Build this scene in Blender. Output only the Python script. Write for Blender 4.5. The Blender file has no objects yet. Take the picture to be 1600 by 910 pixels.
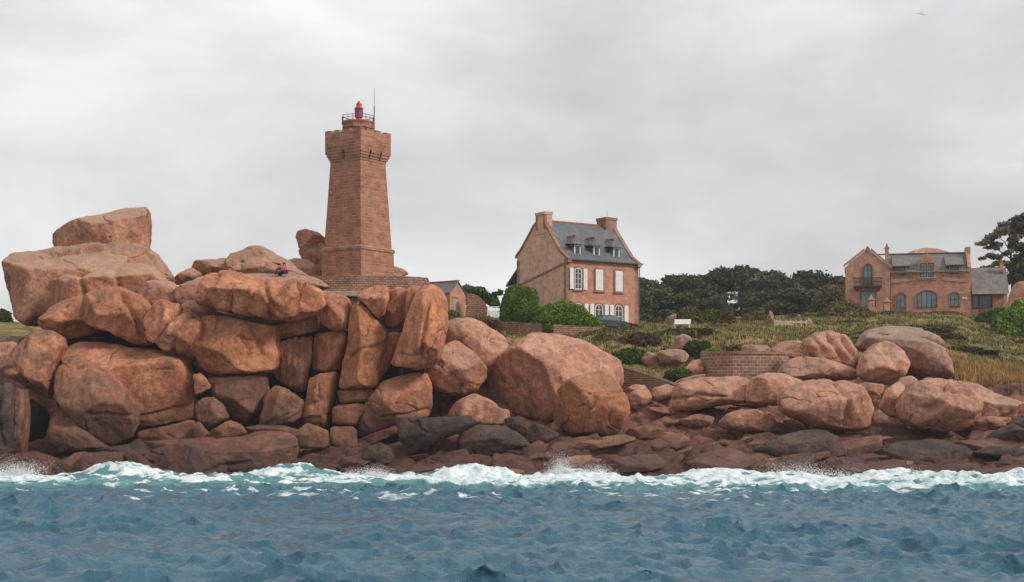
import bpy, bmesh, math, random
import numpy as np
from mathutils import Vector
R = math.radians
rng = np.random.RandomState(7); random.seed(7)
scene = bpy.context.scene
COL = scene.collection

# ------------------------------------------------------------------ camera
F, CH, HOR = 2445.0, 4.0, 660.0          # focal length in photo pixels, camera height, horizon row
cam_d = bpy.data.cameras.new('camera'); cam = bpy.data.objects.new('camera', cam_d); COL.objects.link(cam)
cam.location = (0, 0, CH); cam.rotation_euler = (R(90), 0, 0)
cam_d.sensor_width = 36; cam_d.lens = 36 * F / 1600; cam_d.shift_y = (HOR - 455) / 1600
cam_d.clip_start = 0.5; cam_d.clip_end = 20000
scene.camera = cam

# ------------------------------------------------------------------ sky, sun, exposure
SUN_DIR = Vector((0.74, -0.40, 0.60)).normalized()
SUN_EL = math.asin(SUN_DIR.z); SUN_AZ = math.atan2(SUN_DIR.x, SUN_DIR.y)
w = bpy.data.worlds.new('World'); scene.world = w; w.use_nodes = True
nt = w.node_tree; nt.nodes.clear(); N = nt.nodes; L = nt.links
out = N.new('ShaderNodeOutputWorld'); mixs = N.new('ShaderNodeMixShader'); mixs.inputs[0].default_value = 0.93
bg1 = N.new('ShaderNodeBackground'); bg1.inputs[1].default_value = 0.08
sky = N.new('ShaderNodeTexSky'); sky.sky_type = 'NISHITA'; sky.sun_disc = False
sky.sun_elevation = SUN_EL; sky.sun_rotation = SUN_AZ; sky.dust_density = 3
L.new(sky.outputs[0], bg1.inputs[0])
bg2 = N.new('ShaderNodeBackground'); bg2.inputs[1].default_value = 1.0
tc = N.new('ShaderNodeTexCoord'); mp = N.new('ShaderNodeMapping'); mp.inputs['Scale'].default_value = (1.0, 1.0, 2.2)
mp.inputs['Rotation'].default_value = (0, R(9), 0)
mp.inputs['Location'].default_value = (0.35, 0.2, 0.1)
L.new(tc.outputs['Generated'], mp.inputs[0])
nz = N.new('ShaderNodeTexNoise'); nz.inputs['Scale'].default_value = 3.6; nz.inputs['Detail'].default_value = 7
nz.inputs['Roughness'].default_value = 0.54; nz.inputs['Distortion'].default_value = 0.25
L.new(mp.outputs[0], nz.inputs['Vector'])
cr = N.new('ShaderNodeValToRGB')
for e, (p, c) in zip([cr.color_ramp.elements[0], cr.color_ramp.elements[1], cr.color_ramp.elements.new(.5)],
                     [(.34, (.44, .44, .443, 1)), (.66, (.65, .65, .648, 1)), (.5, (.54, .537, .54, 1))]):
    e.position = p; e.color = c
L.new(nz.outputs[0], cr.inputs[0])
L.new(cr.outputs[0], bg2.inputs[0])
L.new(bg1.outputs[0], mixs.inputs[1]); L.new(bg2.outputs[0], mixs.inputs[2]); L.new(mixs.outputs[0], out.inputs[0])
sd = bpy.data.lights.new('sun', 'SUN'); sd.energy = 1.5; sd.angle = R(11); sd.color = (1.0, 0.95, 0.88)
so = bpy.data.objects.new('sun', sd); COL.objects.link(so)
so.rotation_euler = SUN_DIR.to_track_quat('Z', 'Y').to_euler()
vs = scene.view_settings; vs.view_transform = 'Standard'; vs.look = 'None'; vs.exposure = 0.46; vs.gamma = 1; vs.use_curve_mapping = False

# ------------------------------------------------------------------ helpers
def W(px, py, Y): return np.array(((px - 800) * Y / F, Y, CH + (HOR - py) * Y / F))
def sm(a, b, x):
    t = np.clip((x - a) / (b - a), 0, 1); return t * t * (3 - 2 * t)
_perm = np.random.RandomState(3).permutation(256); _perm = np.concatenate([_perm] * 3)
_g = np.random.RandomState(4).randn(256, 3); _g /= np.linalg.norm(_g, axis=1)[:, None]
def perlin(p):
    p = np.asarray(p, float); i = np.floor(p).astype(int); f = p - i; i &= 255
    u = f * f * f * (f * (f * 6 - 15) + 10); r = 0
    for dx in (0, 1):
        for dy in (0, 1):
            for dz in (0, 1):
                h = _perm[_perm[_perm[(i[:, 0] + dx) & 255] + ((i[:, 1] + dy) & 255)] + ((i[:, 2] + dz) & 255)]
                g = _g[h]; d = g[:, 0] * (f[:, 0] - dx) + g[:, 1] * (f[:, 1] - dy) + g[:, 2] * (f[:, 2] - dz)
                wx = u[:, 0] if dx else 1 - u[:, 0]; wy = u[:, 1] if dy else 1 - u[:, 1]; wz = u[:, 2] if dz else 1 - u[:, 2]
                r = r + wx * wy * wz * d
    return r * 1.6
def fbm(p, o=4, gain=.5):
    a, s, r = 1, 1, 0
    for k in range(o): r = r + a * perlin(p * s + k * 17.3); a *= gain; s *= 2.03
    return r
def add_mesh(name, V, Fq, mat=None, parent=None, smooth=False, uv=False):
    V = np.asarray(V, dtype=np.float32); me = bpy.data.meshes.new(name)
    if isinstance(Fq, np.ndarray):
        n, k = Fq.shape
        me.vertices.add(len(V)); me.vertices.foreach_set('co', V.ravel())
        me.loops.add(n * k); me.loops.foreach_set('vertex_index', Fq.astype(np.int32).ravel())
        me.polygons.add(n); me.polygons.foreach_set('loop_start', np.arange(0, n * k, k, dtype=np.int32))
        try: me.polygons.foreach_set('loop_total', np.full(n, k, dtype=np.int32))
        except Exception: pass
        me.update(calc_edges=True)
    else:
        me.from_pydata([tuple(map(float, v)) for v in V], [], [list(map(int, f)) for f in Fq]); me.update()
    if uv:
        l = me.uv_layers.new(name='UVMap').data
        for p in me.polygons:
            n = p.normal
            if abs(n.z) > .97: t = Vector((1, 0, 0)); b = Vector((0, 1, 0))
            else: t = Vector((-n.y, n.x, 0)).normalized(); b = n.cross(t).normalized()
            if b.z < 0: b = -b
            for li in p.loop_indices:
                c = me.vertices[me.loops[li].vertex_index].co; l[li].uv = (c.dot(t), c.dot(b))
    if smooth: me.polygons.foreach_set('use_smooth', np.ones(len(me.polygons), dtype=bool))
    if mat: me.materials.append(mat)
    o = bpy.data.objects.new(name, me); COL.objects.link(o)
    if parent: o.parent = parent
    return o
def tag(o, label=None, cat=None, group=None, kind=None):
    if label: o['label'] = label
    if cat: o['category'] = cat
    if group: o['group'] = group
    if kind: o['kind'] = kind
    return o
def empty(name, loc, rz=0, label=None, cat=None, group=None):
    o = bpy.data.objects.new(name, None); COL.objects.link(o); o.location = loc; o.rotation_euler = (0, 0, rz)
    o.empty_display_size = .5
    return tag(o, label, cat, group)
def copy_thing(o, parent=None):
    c = o.copy(); COL.objects.link(c); c.parent = parent
    for ch in [x for x in bpy.data.objects if x.parent == o]: copy_thing(ch, c)
    return c
class MB:
    def __init__(s): s.v = []; s.f = []
    def add(s, vs, fs):
        b = len(s.v); s.v += [tuple(x) for x in vs]; s.f += [[b + i for i in f] for f in fs]; return s
    def box(s, x0, x1, y0, y1, z0, z1):
        return s.add([(x0, y0, z0), (x1, y0, z0), (x1, y1, z0), (x0, y1, z0), (x0, y0, z1), (x1, y0, z1), (x1, y1, z1), (x0, y1, z1)],
                     [(3, 2, 1, 0), (4, 5, 6, 7), (0, 1, 5, 4), (1, 2, 6, 5), (2, 3, 7, 6), (3, 0, 4, 7)])
    def frus(s, a0, a1, z0, z1, cx=0, cy=0, b0=None, b1=None):      # square frustum, half sizes
        b0 = a0 if b0 is None else b0; b1 = a1 if b1 is None else b1
        return s.add([(cx - a0, cy - b0, z0), (cx + a0, cy - b0, z0), (cx + a0, cy + b0, z0), (cx - a0, cy + b0, z0),
                      (cx - a1, cy - b1, z1), (cx + a1, cy - b1, z1), (cx + a1, cy + b1, z1), (cx - a1, cy + b1, z1)],
                     [(3, 2, 1, 0), (4, 5, 6, 7), (0, 1, 5, 4), (1, 2, 6, 5), (2, 3, 7, 6), (3, 0, 4, 7)])
    def prism(s, poly, a, b, axis='y'):                             # poly in (x,z) for axis y; (y,z) for x; (x,y) for z
        n = len(poly)
        def P(q, t): return (q[0], t, q[1]) if axis == 'y' else ((t, q[0], q[1]) if axis == 'x' else (q[0], q[1], t))
        vs = [P(q, a) for q in poly] + [P(q, b) for q in poly]
        fs = [list(range(n)), list(range(2 * n - 1, n - 1, -1))] + [[i, i + n, (i + 1) % n + n, (i + 1) % n] for i in range(n)]
        return s.add(vs, fs)
    def tube(s, pts, rad, k=6, r1=None):
        r1 = rad if r1 is None else r1; pts = [Vector(p) for p in pts]; rings = []
        for i, p in enumerate(pts):
            d = (pts[min(i + 1, len(pts) - 1)] - pts[max(i - 1, 0)]).normalized()
            a = d.cross(Vector((.31, .95, .1)) if abs(d.y) < .9 else Vector((1, 0, 0))).normalized(); b = d.cross(a)
            r = rad + (r1 - rad) * i / max(1, len(pts) - 1)
            rings.append([p + r * (math.cos(2 * math.pi * j / k) * a + math.sin(2 * math.pi * j / k) * b) for j in range(k)])
        vs = [q for r_ in rings for q in r_]; fs = []
        for i in range(len(pts) - 1):
            for j in range(k): fs.append((i * k + j, i * k + (j + 1) % k, (i + 1) * k + (j + 1) % k, (i + 1) * k + j))
        fs += [tuple(range(k - 1, -1, -1)), tuple((len(pts) - 1) * k + j for j in range(k))]
        return s.add(vs, fs)
    def lathe(s, prof, k=16, cx=0, cy=0):
        vs = [(cx + r * math.cos(2 * math.pi * j / k), cy + r * math.sin(2 * math.pi * j / k), z) for r, z in prof for j in range(k)]; fs = []
        for i in range(len(prof) - 1):
            for j in range(k): fs.append((i * k + j, i * k + (j + 1) % k, (i + 1) * k + (j + 1) % k, (i + 1) * k + j))
        fs += [tuple(range(k - 1, -1, -1)), tuple((len(prof) - 1) * k + j for j in range(k))]
        return s.add(vs, fs)
    def build(s, name, mat, parent=None, smooth=False, uv=True, bevel=0):
        o = add_mesh(name, s.v, s.f, mat, parent, smooth, False)
        bm = bmesh.new(); bm.from_mesh(o.data); bmesh.ops.recalc_face_normals(bm, faces=bm.faces)
        if bevel: bmesh.ops.bevel(bm, geom=list(bm.edges), offset=bevel, segments=1, affect='EDGES')
        bm.to_mesh(o.data); bm.free()
        if uv:
            me = o.data; l = me.uv_layers.new(name='UVMap').data
            for p in me.polygons:
                n = p.normal
                if abs(n.z) > .97: t = Vector((1, 0, 0)); b = Vector((0, 1, 0))
                else: t = Vector((-n.y, n.x, 0)).normalized(); b = n.cross(t).normalized(); b = -b if b.z < 0 else b
                for li in p.loop_indices:
                    c = me.vertices[me.loops[li].vertex_index].co; l[li].uv = (c.dot(t), c.dot(b))
        return o

# ------------------------------------------------------------------ materials
class NT:
    def __init__(s, name, rough=.85, spec=.3):
        s.m = bpy.data.materials.new(name); s.m.use_nodes = True; s.t = s.m.node_tree
        s.b = s.t.nodes['Principled BSDF']; s.b.inputs['Roughness'].default_value = rough
        s.b.inputs['Specular IOR Level'].default_value = spec
    def n(s, kind, **kw):
        x = s.t.nodes.new('ShaderNode' + kind)
        for k, v in kw.items(): setattr(x, k, v)
        return x
    def link(s, a, b): s.t.links.new(a, b)
    def val(s, x, v):
        if hasattr(v, 'is_output'): s.link(v, x)
        else: x.default_value = v
    def pos(s, scale=(1, 1, 1), obj=False, rot=(0, 0, 0)):
        c = s.n('TexCoord').outputs['Object'] if obj else s.n('NewGeometry').outputs['Position']
        m = s.n('Mapping'); m.inputs['Scale'].default_value = scale; m.inputs['Rotation'].default_value = rot; s.link(c, m.inputs[0]); return m.outputs[0]
    def noise(s, vec, scale, detail=5, rough=.55, dist=0):
        x = s.n('TexNoise'); s.link(vec, x.inputs['Vector']); x.inputs['Scale'].default_value = scale
        x.inputs['Detail'].default_value = detail; x.inputs['Roughness'].default_value = rough; x.inputs['Distortion'].default_value = dist; return x.outputs[0]
    def ramp(s, f, lo, hi, a=0., b=1.):
        x = s.n('MapRange'); x.interpolation_type = 'SMOOTHSTEP'; s.val(x.inputs[0], f); x.inputs[1].default_value = lo; x.inputs[2].default_value = hi
        x.inputs[3].default_value = a; x.inputs[4].default_value = b; return x.outputs[0]
    def math(s, op, a, b=0.):
        x = s.n('Math', operation=op); s.val(x.inputs[0], a); s.val(x.inputs[1], b); return x.outputs[0]
    def mix(s, f, a, b, mode='MIX'):
        x = s.n('Mix', data_type='RGBA', blend_type=mode); s.val(x.inputs[0], f)
        for i, v in ((6, a), (7, b)):
            if isinstance(v, tuple): v = tuple(v[:3]) + (1,)
            s.val(x.inputs[i], v)
        return x.outputs[2]
    def bump(s, h, strength=.5, dist=.1, prev=None):
        x = s.n('Bump'); x.inputs['Strength'].default_value = strength; x.inputs['Distance'].default_value = dist
        s.link(h, x.inputs['Height'])
        if prev is not None: s.link(prev, x.inputs['Normal'])
        return x.outputs[0]
    def done(s, col, nrm=None):
        if isinstance(col, tuple): col = tuple(col[:3]) + (1,)
        s.val(s.b.inputs['Base Color'], col)
        if nrm is not None: s.link(nrm, s.b.inputs['Normal'])
        return s.m

def rock_mat(name, A, B, lichen=0., lcol=(.36, .31, .25), stain=.3, tide=None, dark=(.035, .03, .028), grain=1., orange=.35, rough=.85):
    t = NT(name, rough, .25); p = t.pos()
    oi = t.n('ObjectInfo'); off = t.n('VectorMath', operation='SCALE'); cmb = t.n('CombineXYZ')
    for i in range(3): t.link(oi.outputs['Random'], cmb.inputs[i])
    t.link(cmb.outputs[0], off.inputs[0]); off.inputs['Scale'].default_value = 37.
    ad = t.n('VectorMath', operation='ADD'); t.link(p, ad.inputs[0]); t.link(off.outputs[0], ad.inputs[1]); q = ad.outputs[0]
    n1 = t.noise(q, .45, 6, .6, .4); col = t.mix(t.ramp(n1, .40, .60), A, B)
    # rust-orange patches
    n5 = t.noise(q, .28, 4, .5, .8); col = t.mix(t.math('MULTIPLY', t.ramp(n5, .5, .66), orange), col, (.50, .205, .075))
    # per boulder tone
    rnd = t.ramp(oi.outputs['Random'], 0, 1, .86, 1.12); v = t.n('HueSaturation'); t.link(rnd, v.inputs['Value']); t.link(col, v.inputs['Color']); col = v.outputs[0]
    n2 = t.noise(q, 4.2, 7, .78); col = t.mix(.72, col, t.mix(t.ramp(n2, .34, .66), (.64, .62, .62), (1.24, 1.24, 1.22)), 'MULTIPLY')
    n9 = t.noise(q, 1.25, 5, .6, .6); col = t.mix(.8, col, t.mix(t.ramp(n9, .36, .62), (.72, .70, .70), (1.12, 1.12, 1.12)), 'MULTIPLY')
    nl = t.noise(q, .22, 2, .4, 0); ln_ = t.ramp(t.math('ABSOLUTE', t.math('SUBTRACT', nl, .5)), .0045, .001); ln_ = t.math('MULTIPLY', ln_, t.ramp(t.noise(q, .3, 2), .48, .56)); ln_ = t.math('MULTIPLY', ln_, .0)
    n6 = t.noise(q, 28., 2, .6); col = t.mix(.45, col, t.mix(t.ramp(n6, .35, .65), (.7, .7, .7), (1.15, 1.15, 1.15)), 'MULTIPLY')
    # vertical run-off stains
    mp2 = t.n('Mapping'); mp2.inputs['Scale'].default_value = (.9, .9, .14); t.link(q, mp2.inputs[0])
    n3 = t.noise(mp2.outputs[0], 1.1, 5, .6, .5); col = t.mix(t.math('MULTIPLY', t.ramp(n3, .50, .68), stain), col, (.075, .055, .048))
    # lichen on the weathered tops
    if lichen:
        sx = t.n('SeparateXYZ'); t.link(t.n('NewGeometry').outputs['Normal'], sx.inputs[0])
        n4 = t.noise(q, 1.3, 7, .7); m = t.math('ADD', t.math('MULTIPLY', sx.outputs[2], .45), n4)
        col = t.mix(t.math('MULTIPLY', t.ramp(m, .55, .82), lichen), col, lcol)
    if tide:
        sx = t.n('SeparateXYZ'); t.link(p, sx.inputs[0]); n7 = t.noise(q, .5, 5, .6)
        zz = t.math('ADD', sx.outputs[2], t.math('MULTIPLY', t.math('SUBTRACT', n7, .5), 6.))
        col = t.mix(t.math('MULTIPLY', t.ramp(zz, tide[1], tide[0]), tide[2]), col, dark)
    b = t.bump(t.noise(q, 1.6, 8, .62), .55, .35 * grain); b = t.bump(t.noise(q, 6., 6, .72), .65, .11 * grain, b)
    return t.done(col, b)
M = {}
M['cliff'] = rock_mat('granite_orange', (.66, .275, .15), (.46, .17, .09), .12, stain=.5, tide=(2.5, 8.5, .75), dark=(.10, .06, .045), orange=.55)
M['stained'] = rock_mat('granite_stained', (.54, .235, .135), (.31, .14, .09), .2, (.20, .15, .12), stain=.55, tide=(3.0, 9.0, .7), dark=(.075, .05, .04), orange=.35)
M['amber'] = rock_mat('granite_amber', (.64, .27, .13), (.50, .195, .095), .12, stain=.3, orange=.3, tide=(3., 5.2, .6), dark=(.09, .055, .045))
M['grey'] = rock_mat('granite_lichen', (.60, .30, .18), (.47, .21, .13), .62, (.43, .30, .215), stain=.35, orange=.4)
M['pale'] = rock_mat('granite_pale', (.64, .335, .225), (.50, .235, .155), .35, (.40, .32, .25), stain=.22, orange=.3)
M['pink'] = rock_mat('granite_pink', (.64, .32, .21), (.50, .225, .145), .2, (.38, .30, .25), stain=.4, tide=(2.5, 5.5, .5), dark=(.09, .055, .045), orange=.25)
M['back'] = rock_mat('granite_weathered', (.44, .26, .19), (.36, .19, .135), .65, (.37, .29, .22), stain=.35, orange=.1)
M['dark'] = rock_mat('granite_black', (.125, .074, .056), (.062, .044, .038), .1, (.12, .1, .09), stain=.5, orange=0, rough=.7)
M['gap_shade'] = plain_gap_shade = rock_mat('granite_gap_shade', (.03, .018, .014), (.015, .011, .01), 0, stain=.2, orange=0, rough=1)  # near-black colour paints the shade of gaps between the blocks
M['brown'] = rock_mat('granite_wet', (.26, .115, .08), (.155, .07, .055), .12, (.12, .11, .10), stain=.55, orange=.2, tide=(.6, 3.6, .6), dark=(.075, .04, .033), rough=.55)
M['slab'] = rock_mat('granite_shelf', (.40, .175, .115), (.24, .11, .078), .2, (.16, .13, .11), stain=.4, orange=.25, tide=(.8, 4.4, .72), dark=(.08, .045, .037), rough=.65)

def brick_mat(name, A, B, mortar, bw, bh, ms=.02, rough=.9, bumpd=.03, patch=(.5, .4, .35), patchf=.35):
    t = NT(name, rough, .2); uv = t.n('TexCoord').outputs['UV']
    nn = t.n('TexNoise'); t.link(uv, nn.inputs['Vector']); nn.inputs['Scale'].default_value = 1.5
    wob = t.mix(.02, uv, nn.outputs[1], 'ADD') if False else uv
    b = t.n('TexBrick'); t.link(wob, b.inputs['Vector'])
    b.inputs['Color1'].default_value = A + (1,); b.inputs['Color2'].default_value = B + (1,); b.inputs['Mortar'].default_value = mortar + (1,)
    b.inputs['Scale'].default_value = 1; b.inputs['Brick Width'].default_value = bw; b.inputs['Row Height'].default_value = bh
    b.inputs['Mortar Size'].default_value = ms; b.inputs['Mortar Smooth'].default_value = .3; b.offset = .5
    p = t.pos(obj=True); n = t.noise(p, 1.2, 6, .65); col = t.mix(.8, b.outputs[0], t.mix(t.ramp(n, .3, .7), (.68, .66, .64), (1.2, 1.17, 1.15)), 'MULTIPLY')
    n2 = t.noise(p, .35, 4, .6); col = t.mix(t.math('MULTIPLY', t.ramp(n2, .5, .7), patchf), col, patch)
    n3 = t.noise(p, 8, 4, .7); h = t.math('ADD', t.math('MULTIPLY', b.outputs[1], -1.), t.math('MULTIPLY', n3, .6))
    return t.done(col, t.bump(h, .7, bumpd))
M['tower'] = brick_mat('tower_granite_blocks', (.47, .22, .14), (.32, .14, .088), (.46, .27, .18), .62, .27, .026, patch=(.30, .17, .12))
M['tower_trim'] = brick_mat('tower_trim_granite', (.44, .235, .16), (.37, .185, .125), (.28, .17, .12), .8, .45, .02)
M['render'] = brick_mat('gable_render', (.70, .45, .33), (.64, .39, .28), (.58, .38, .28), 1.3, .6, .01, patch=(.56, .39, .29), patchf=.6)
M['house'] = brick_mat('house_granite', (.60, .30, .205), (.52, .25, .165), (.52, .30, .21), .55, .3, .02, patch=(.50, .25, .17), patchf=.3)
M['quoin'] = brick_mat('quoin_granite', (.40, .20, .14), (.27, .13, .09), (.30, .19, .14), .5, .35, .03)
M['villa'] = brick_mat('villa_brick', (.56, .285, .20), (.45, .215, .145), (.50, .31, .23), .5, .25, .03, patch=(.36, .18, .13))
M['rubble'] = brick_mat('rubble_wall', (.50, .27, .18), (.30, .155, .105), (.22, .14, .10), .42, .2, .045, bumpd=.08)
M['terrace'] = brick_mat('terrace_wall_stone', (.38, .20, .15), (.27, .135, .10), (.50, .35, .25), .6, .3, .06, bumpd=.08)
M['slate'] = brick_mat('roof_slate', (.175, .19, .205), (.14, .15, .165), (.07, .075, .085), .35, .16, .01, .55, .01, (.19, .185, .17), .4)
M['slate2'] = brick_mat('roof_slate_lichen', (.25, .235, .22), (.19, .18, .17), (.10, .1, .1), .35, .16, .01, .65, .01, (.26, .23, .19), .5)
def plain(name, c, rough=.6, spec=.4, metal=0, var=.15, sc=3., bumps=0):
    t = NT(name, rough, spec); p = t.pos(obj=True); t.b.inputs['Metallic'].default_value = metal
    n = t.noise(p, sc, 4, .6); col = t.mix(t.ramp(n, .3, .7), tuple(x * (1 - var) for x in c), tuple(min(1, x * (1 + var)) for x in c))
    return t.done(col, t.bump(n, .4, bumps) if bumps else None)
M['white'] = plain('white_paint', (.76, .76, .74), .5, var=.06)
M['white_wood'] = plain('white_shutter_paint', (.78, .77, .73), .6, var=.06)
M['glass'] = plain('window_glass', (.035, .042, .05), .08, .8, var=.3)
M['glass_pale'] = plain('window_glass_painted_reflection', (.10, .14, .16), .1, .8, var=.4, sc=.8)  # paler base colour: reflected sky painted into the panes
M['frame_dark'] = plain('dark_window_frame', (.035, .03, .028), .6)
M['ridge'] = plain('ridge_tiles', (.42, .14, .09), .8, var=.25)
M['lead'] = plain('lead_gutter', (.09, .09, .10), .5)
M['red'] = plain('red_lantern_paint', (.72, .035, .025), .35, var=.1)
M['louvre'] = plain('lantern_lens_screen', (.30, .12, .17), .4, var=.2)
M['steel'] = plain('railing_steel', (.13, .13, .14), .45, .5, .6)
M['wood'] = plain('weathered_wood', (.20, .11, .07), .85, var=.3, sc=6)
M['door'] = plain('pale_door', (.42, .33, .25), .7)
M['coping'] = plain('pale_coping_stone', (.46, .36, .27), .85, var=.25, sc=2, bumps=.05)
M['car'] = plain('dark_car_paint', (.05, .06, .07), .25, .6, .4)
M['tyre'] = plain('tyre_rubber', (.02, .02, .02), .9)
M['bark'] = plain('pine_bark', (.075, .055, .045), .95, var=.4, sc=5, bumps=.1)
M['skin'] = plain('skin', (.55, .33, .25), .6)
M['hair'] = plain('dark_hair', (.03, .02, .018), .7)
M['shirt_red'] = plain('pink_red_cloth', (.70, .06, .10), .8)
M['trousers'] = plain('dark_trousers', (.05, .05, .07), .9)
M['shirt_brown'] = plain('brown_jacket_cloth', (.16, .07, .05), .9)
M['feather'] = plain('gull_feathers', (.7, .7, .7), .8)
M['feather_grey'] = plain('gull_wing_feathers', (.3, .31, .33), .8)
def leaf_mat(name, A, B, C=None, sc=.9):
    t = NT(name, .75, .15); p = t.pos(); n = t.noise(p, sc, 4, .6); oi = t.n('ObjectInfo')
    col = t.mix(t.ramp(n, .35, .65), A, B)
    if C: col = t.mix(t.math('MULTIPLY', t.ramp(t.noise(p, sc * .6, 3, .6, .5), .52, .66), .85), col, C)
    n2 = t.noise(p, 6, 3, .6); col = t.mix(.8, col, t.mix(t.ramp(n2, .3, .7), (.6, .6, .6), (1.35, 1.35, 1.3)), 'MULTIPLY')
    v = t.n('HueSaturation'); t.link(t.ramp(oi.outputs['Random'], 0, 1, .75, 1.25), v.inputs['Value']); t.link(col, v.inputs['Color'])
    return t.done(v.outputs[0])
M['pine'] = leaf_mat('pine_needles', (.05, .075, .038), (.09, .115, .055), (.12, .10, .055), .35)
M['pine_brown'] = leaf_mat('pine_needles_browned', (.36, .26, .18), (.20, .19, .12), (.42, .27, .18), .5)
M['hedge'] = leaf_mat('bush_leaves', (.10, .20, .02), (.19, .29, .04), (.23, .29, .035))
M['gorse'] = leaf_mat('gorse_leaves', (.10, .115, .035), (.20, .15, .06), (.26, .15, .07))
M['green'] = leaf_mat('shrub_leaves', (.04, .085, .02), (.075, .12, .025), (.10, .12, .03))
M['bracken'] = leaf_mat('bracken', (.18, .10, .055), (.10, .085, .035), (.26, .15, .07))
M['grass'] = leaf_mat('grass_blades', (.33, .255, .10), (.19, .19, .065), (.46, .31, .14), .12)
M['grass_gold'] = leaf_mat('tall_dry_grass', (.42, .26, .10), (.28, .18, .065), (.34, .2, .08), .5)

# ------------------------------------------------------------------ ground
TY = np.array([95, 105, 109, 113, 118, 122, 126, 130, 134, 138, 142, 146, 150, 157, 165, 175, 185, 200, 215, 240, 270, 300, 400, 1500.])
def prof(*pts):
    a = np.array(pts, float); return np.interp(TY, a[:, 0], a[:, 1])
tail = ((270, 21.5), (300, 22), (400, 17), (1500, 2))
TPX = np.array([-1500, -400, 0, 250, 450, 640, 700, 850, 1000, 1150, 1300, 1450, 1600, 2400])
TZ = np.array([
    prof((95, -4), (105, -2), (112, -.5), (118, 3), (125, 6), (135, 9), (160, 11), (200, 11), (260, 11), (400, 8), (1500, 2)),
    prof((95, -4), (105, -2), (112, -.5), (118, 3), (125, 6), (135, 9), (160, 12.5), (200, 15.5), (260, 15), (400, 8), (1500, 2)),
    prof((95, -4), (113, -.6), (118, 1.), (125, 2.5), (130, 6), (134, 8.8), (145, 11.6), (157, 13.4), (172, 15.1), (200, 16), (300, 12), (1500, 2)),
    prof((95, -4), (113, -.6), (120, 1.2), (126, 2), (130, 4), (133, 9), (136, 13), (142, 14), (160, 13), (200, 12), (300, 10), (1500, 2)),
    prof((95, -4), (113, -.6), (120, 1.2), (126, 2), (130, 4), (133, 10), (135.5, 13.5), (142, 15.2), (160, 14), (200, 13), (300, 12), (1500, 2)),
    prof((95, -4), (113, -.5), (118, 1.0), (124, 1.8), (129, 3), (132, 8), (135, 13), (142, 14.2), (160, 14), (200, 14.5), (300, 16), (1500, 2)),
    prof((95, -4), (112, -.3), (119, 1.8), (126, 3.0), (130, 5), (134, 9), (140, 11.6), (150, 11.8), (157, 12.3), (163, 14.3), (168, 15.0), (200, 16), *tail),
    prof((95, -4), (112, -.3), (119, 1.8), (126, 3.2), (134, 6.5), (140, 9.4), (150, 11.8), (157, 12.5), (163, 14.0), (170, 14.1), (200, 16), (240, 19), *tail),
    prof((95, -4), (112, -.3), (119, 1.8), (126, 3.6), (133, 5.6), (138, 7.4), (144, 10.2), (150, 12.2), (165, 13.7), (185, 15.5), (210, 17), *tail),
    prof((95, -4), (112, -.3), (119, 1.8), (126, 3.8), (130, 4.6), (133, 5.0), (137, 6.0), (140, 10.3), (145, 11), (155, 12.6), (170, 14.2), (200, 16.8), (240, 20), *tail),
    prof((95, -4), (111, -.3), (119, 1.8), (126, 3.9), (133, 6.3), (138, 8.3), (145, 10.3), (155, 12), (170, 14), (200, 17.4), (215, 18.9), *tail),
    prof((95, -4), (109, -.4), (114, .5), (119, 1.8), (126, 3.9), (133, 6), (140, 8.8), (150, 11), (165, 13.5), (185, 16.2), (215, 18.9), (240, 20), *tail),
    prof((95, -4), (106, -.4), (112, .5), (118, 2), (124, 3.8), (130, 6), (140, 7.5), (150, 9.5), (165, 12), (185, 14.8), (215, 18.6), (240, 20), *tail),
    prof((95, -4), (106, -.4), (112, .5), (118, 2), (124, 3.8), (130, 6), (140, 7.5), (150, 9.5), (165, 12), (185, 14.8), (215, 18.6), (240, 20), *tail)])
GRY = np.interp
def grass_line(px): return np.interp(px, [-400, 100, 640, 660, 700, 850, 1000, 1150, 1300, 1450, 1600], [137, 139, 139, 150, 150, 149, 138.5, 138, 141, 139.5, 133.5])
def terr(X, Y):
    px = 800 + X * F / Y; i = np.clip(np.searchsorted(TPX, px) - 1, 0, len(TPX) - 2)
    t = np.clip((px - TPX[i]) / (TPX[i + 1] - TPX[i]), 0, 1); t = t * t * (3 - 2 * t)
    j = np.clip(np.searchsorted(TY, Y) - 1, 0, len(TY) - 2); s = np.clip((Y - TY[j]) / (TY[j + 1] - TY[j]), 0, 1)
    a = TZ[i, j] * (1 - s) + TZ[i, j + 1] * s; b = TZ[i + 1, j] * (1 - s) + TZ[i + 1, j + 1] * s
    return a * (1 - t) + b * t
def cells(x, y, seed):
    """jittered cells: nearest-cell id hash values and edge distance"""
    ix = np.floor(x).astype(int); iy = np.floor(y).astype(int)
    d1 = np.full(x.shape, 9.); d2 = np.full(x.shape, 9.); hx = np.zeros((4,) + x.shape)
    for ax in (-1, 0, 1):
        for ay in (-1, 0, 1):
            cx, cy = ix + ax, iy + ay
            h = _perm[_perm[(cx + seed) & 255] + (cy & 255)]; h2 = _perm[h + 7]; h3 = _perm[h2 + 31]
            qx = cx + .1 + .8 * h / 255; qy = cy + .1 + .8 * h2 / 255
            d = np.hypot(x - qx, y - qy); m = d < d1
            d2 = np.where(m, d1, np.minimum(d2, d)); d1 = np.where(m, d, d1)
            for k, v in enumerate((h3 / 255., _perm[h3 + 3] / 255., x - qx, y - qy)): hx[k] = np.where(m, v, hx[k])
    return hx, d2 - d1
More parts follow.
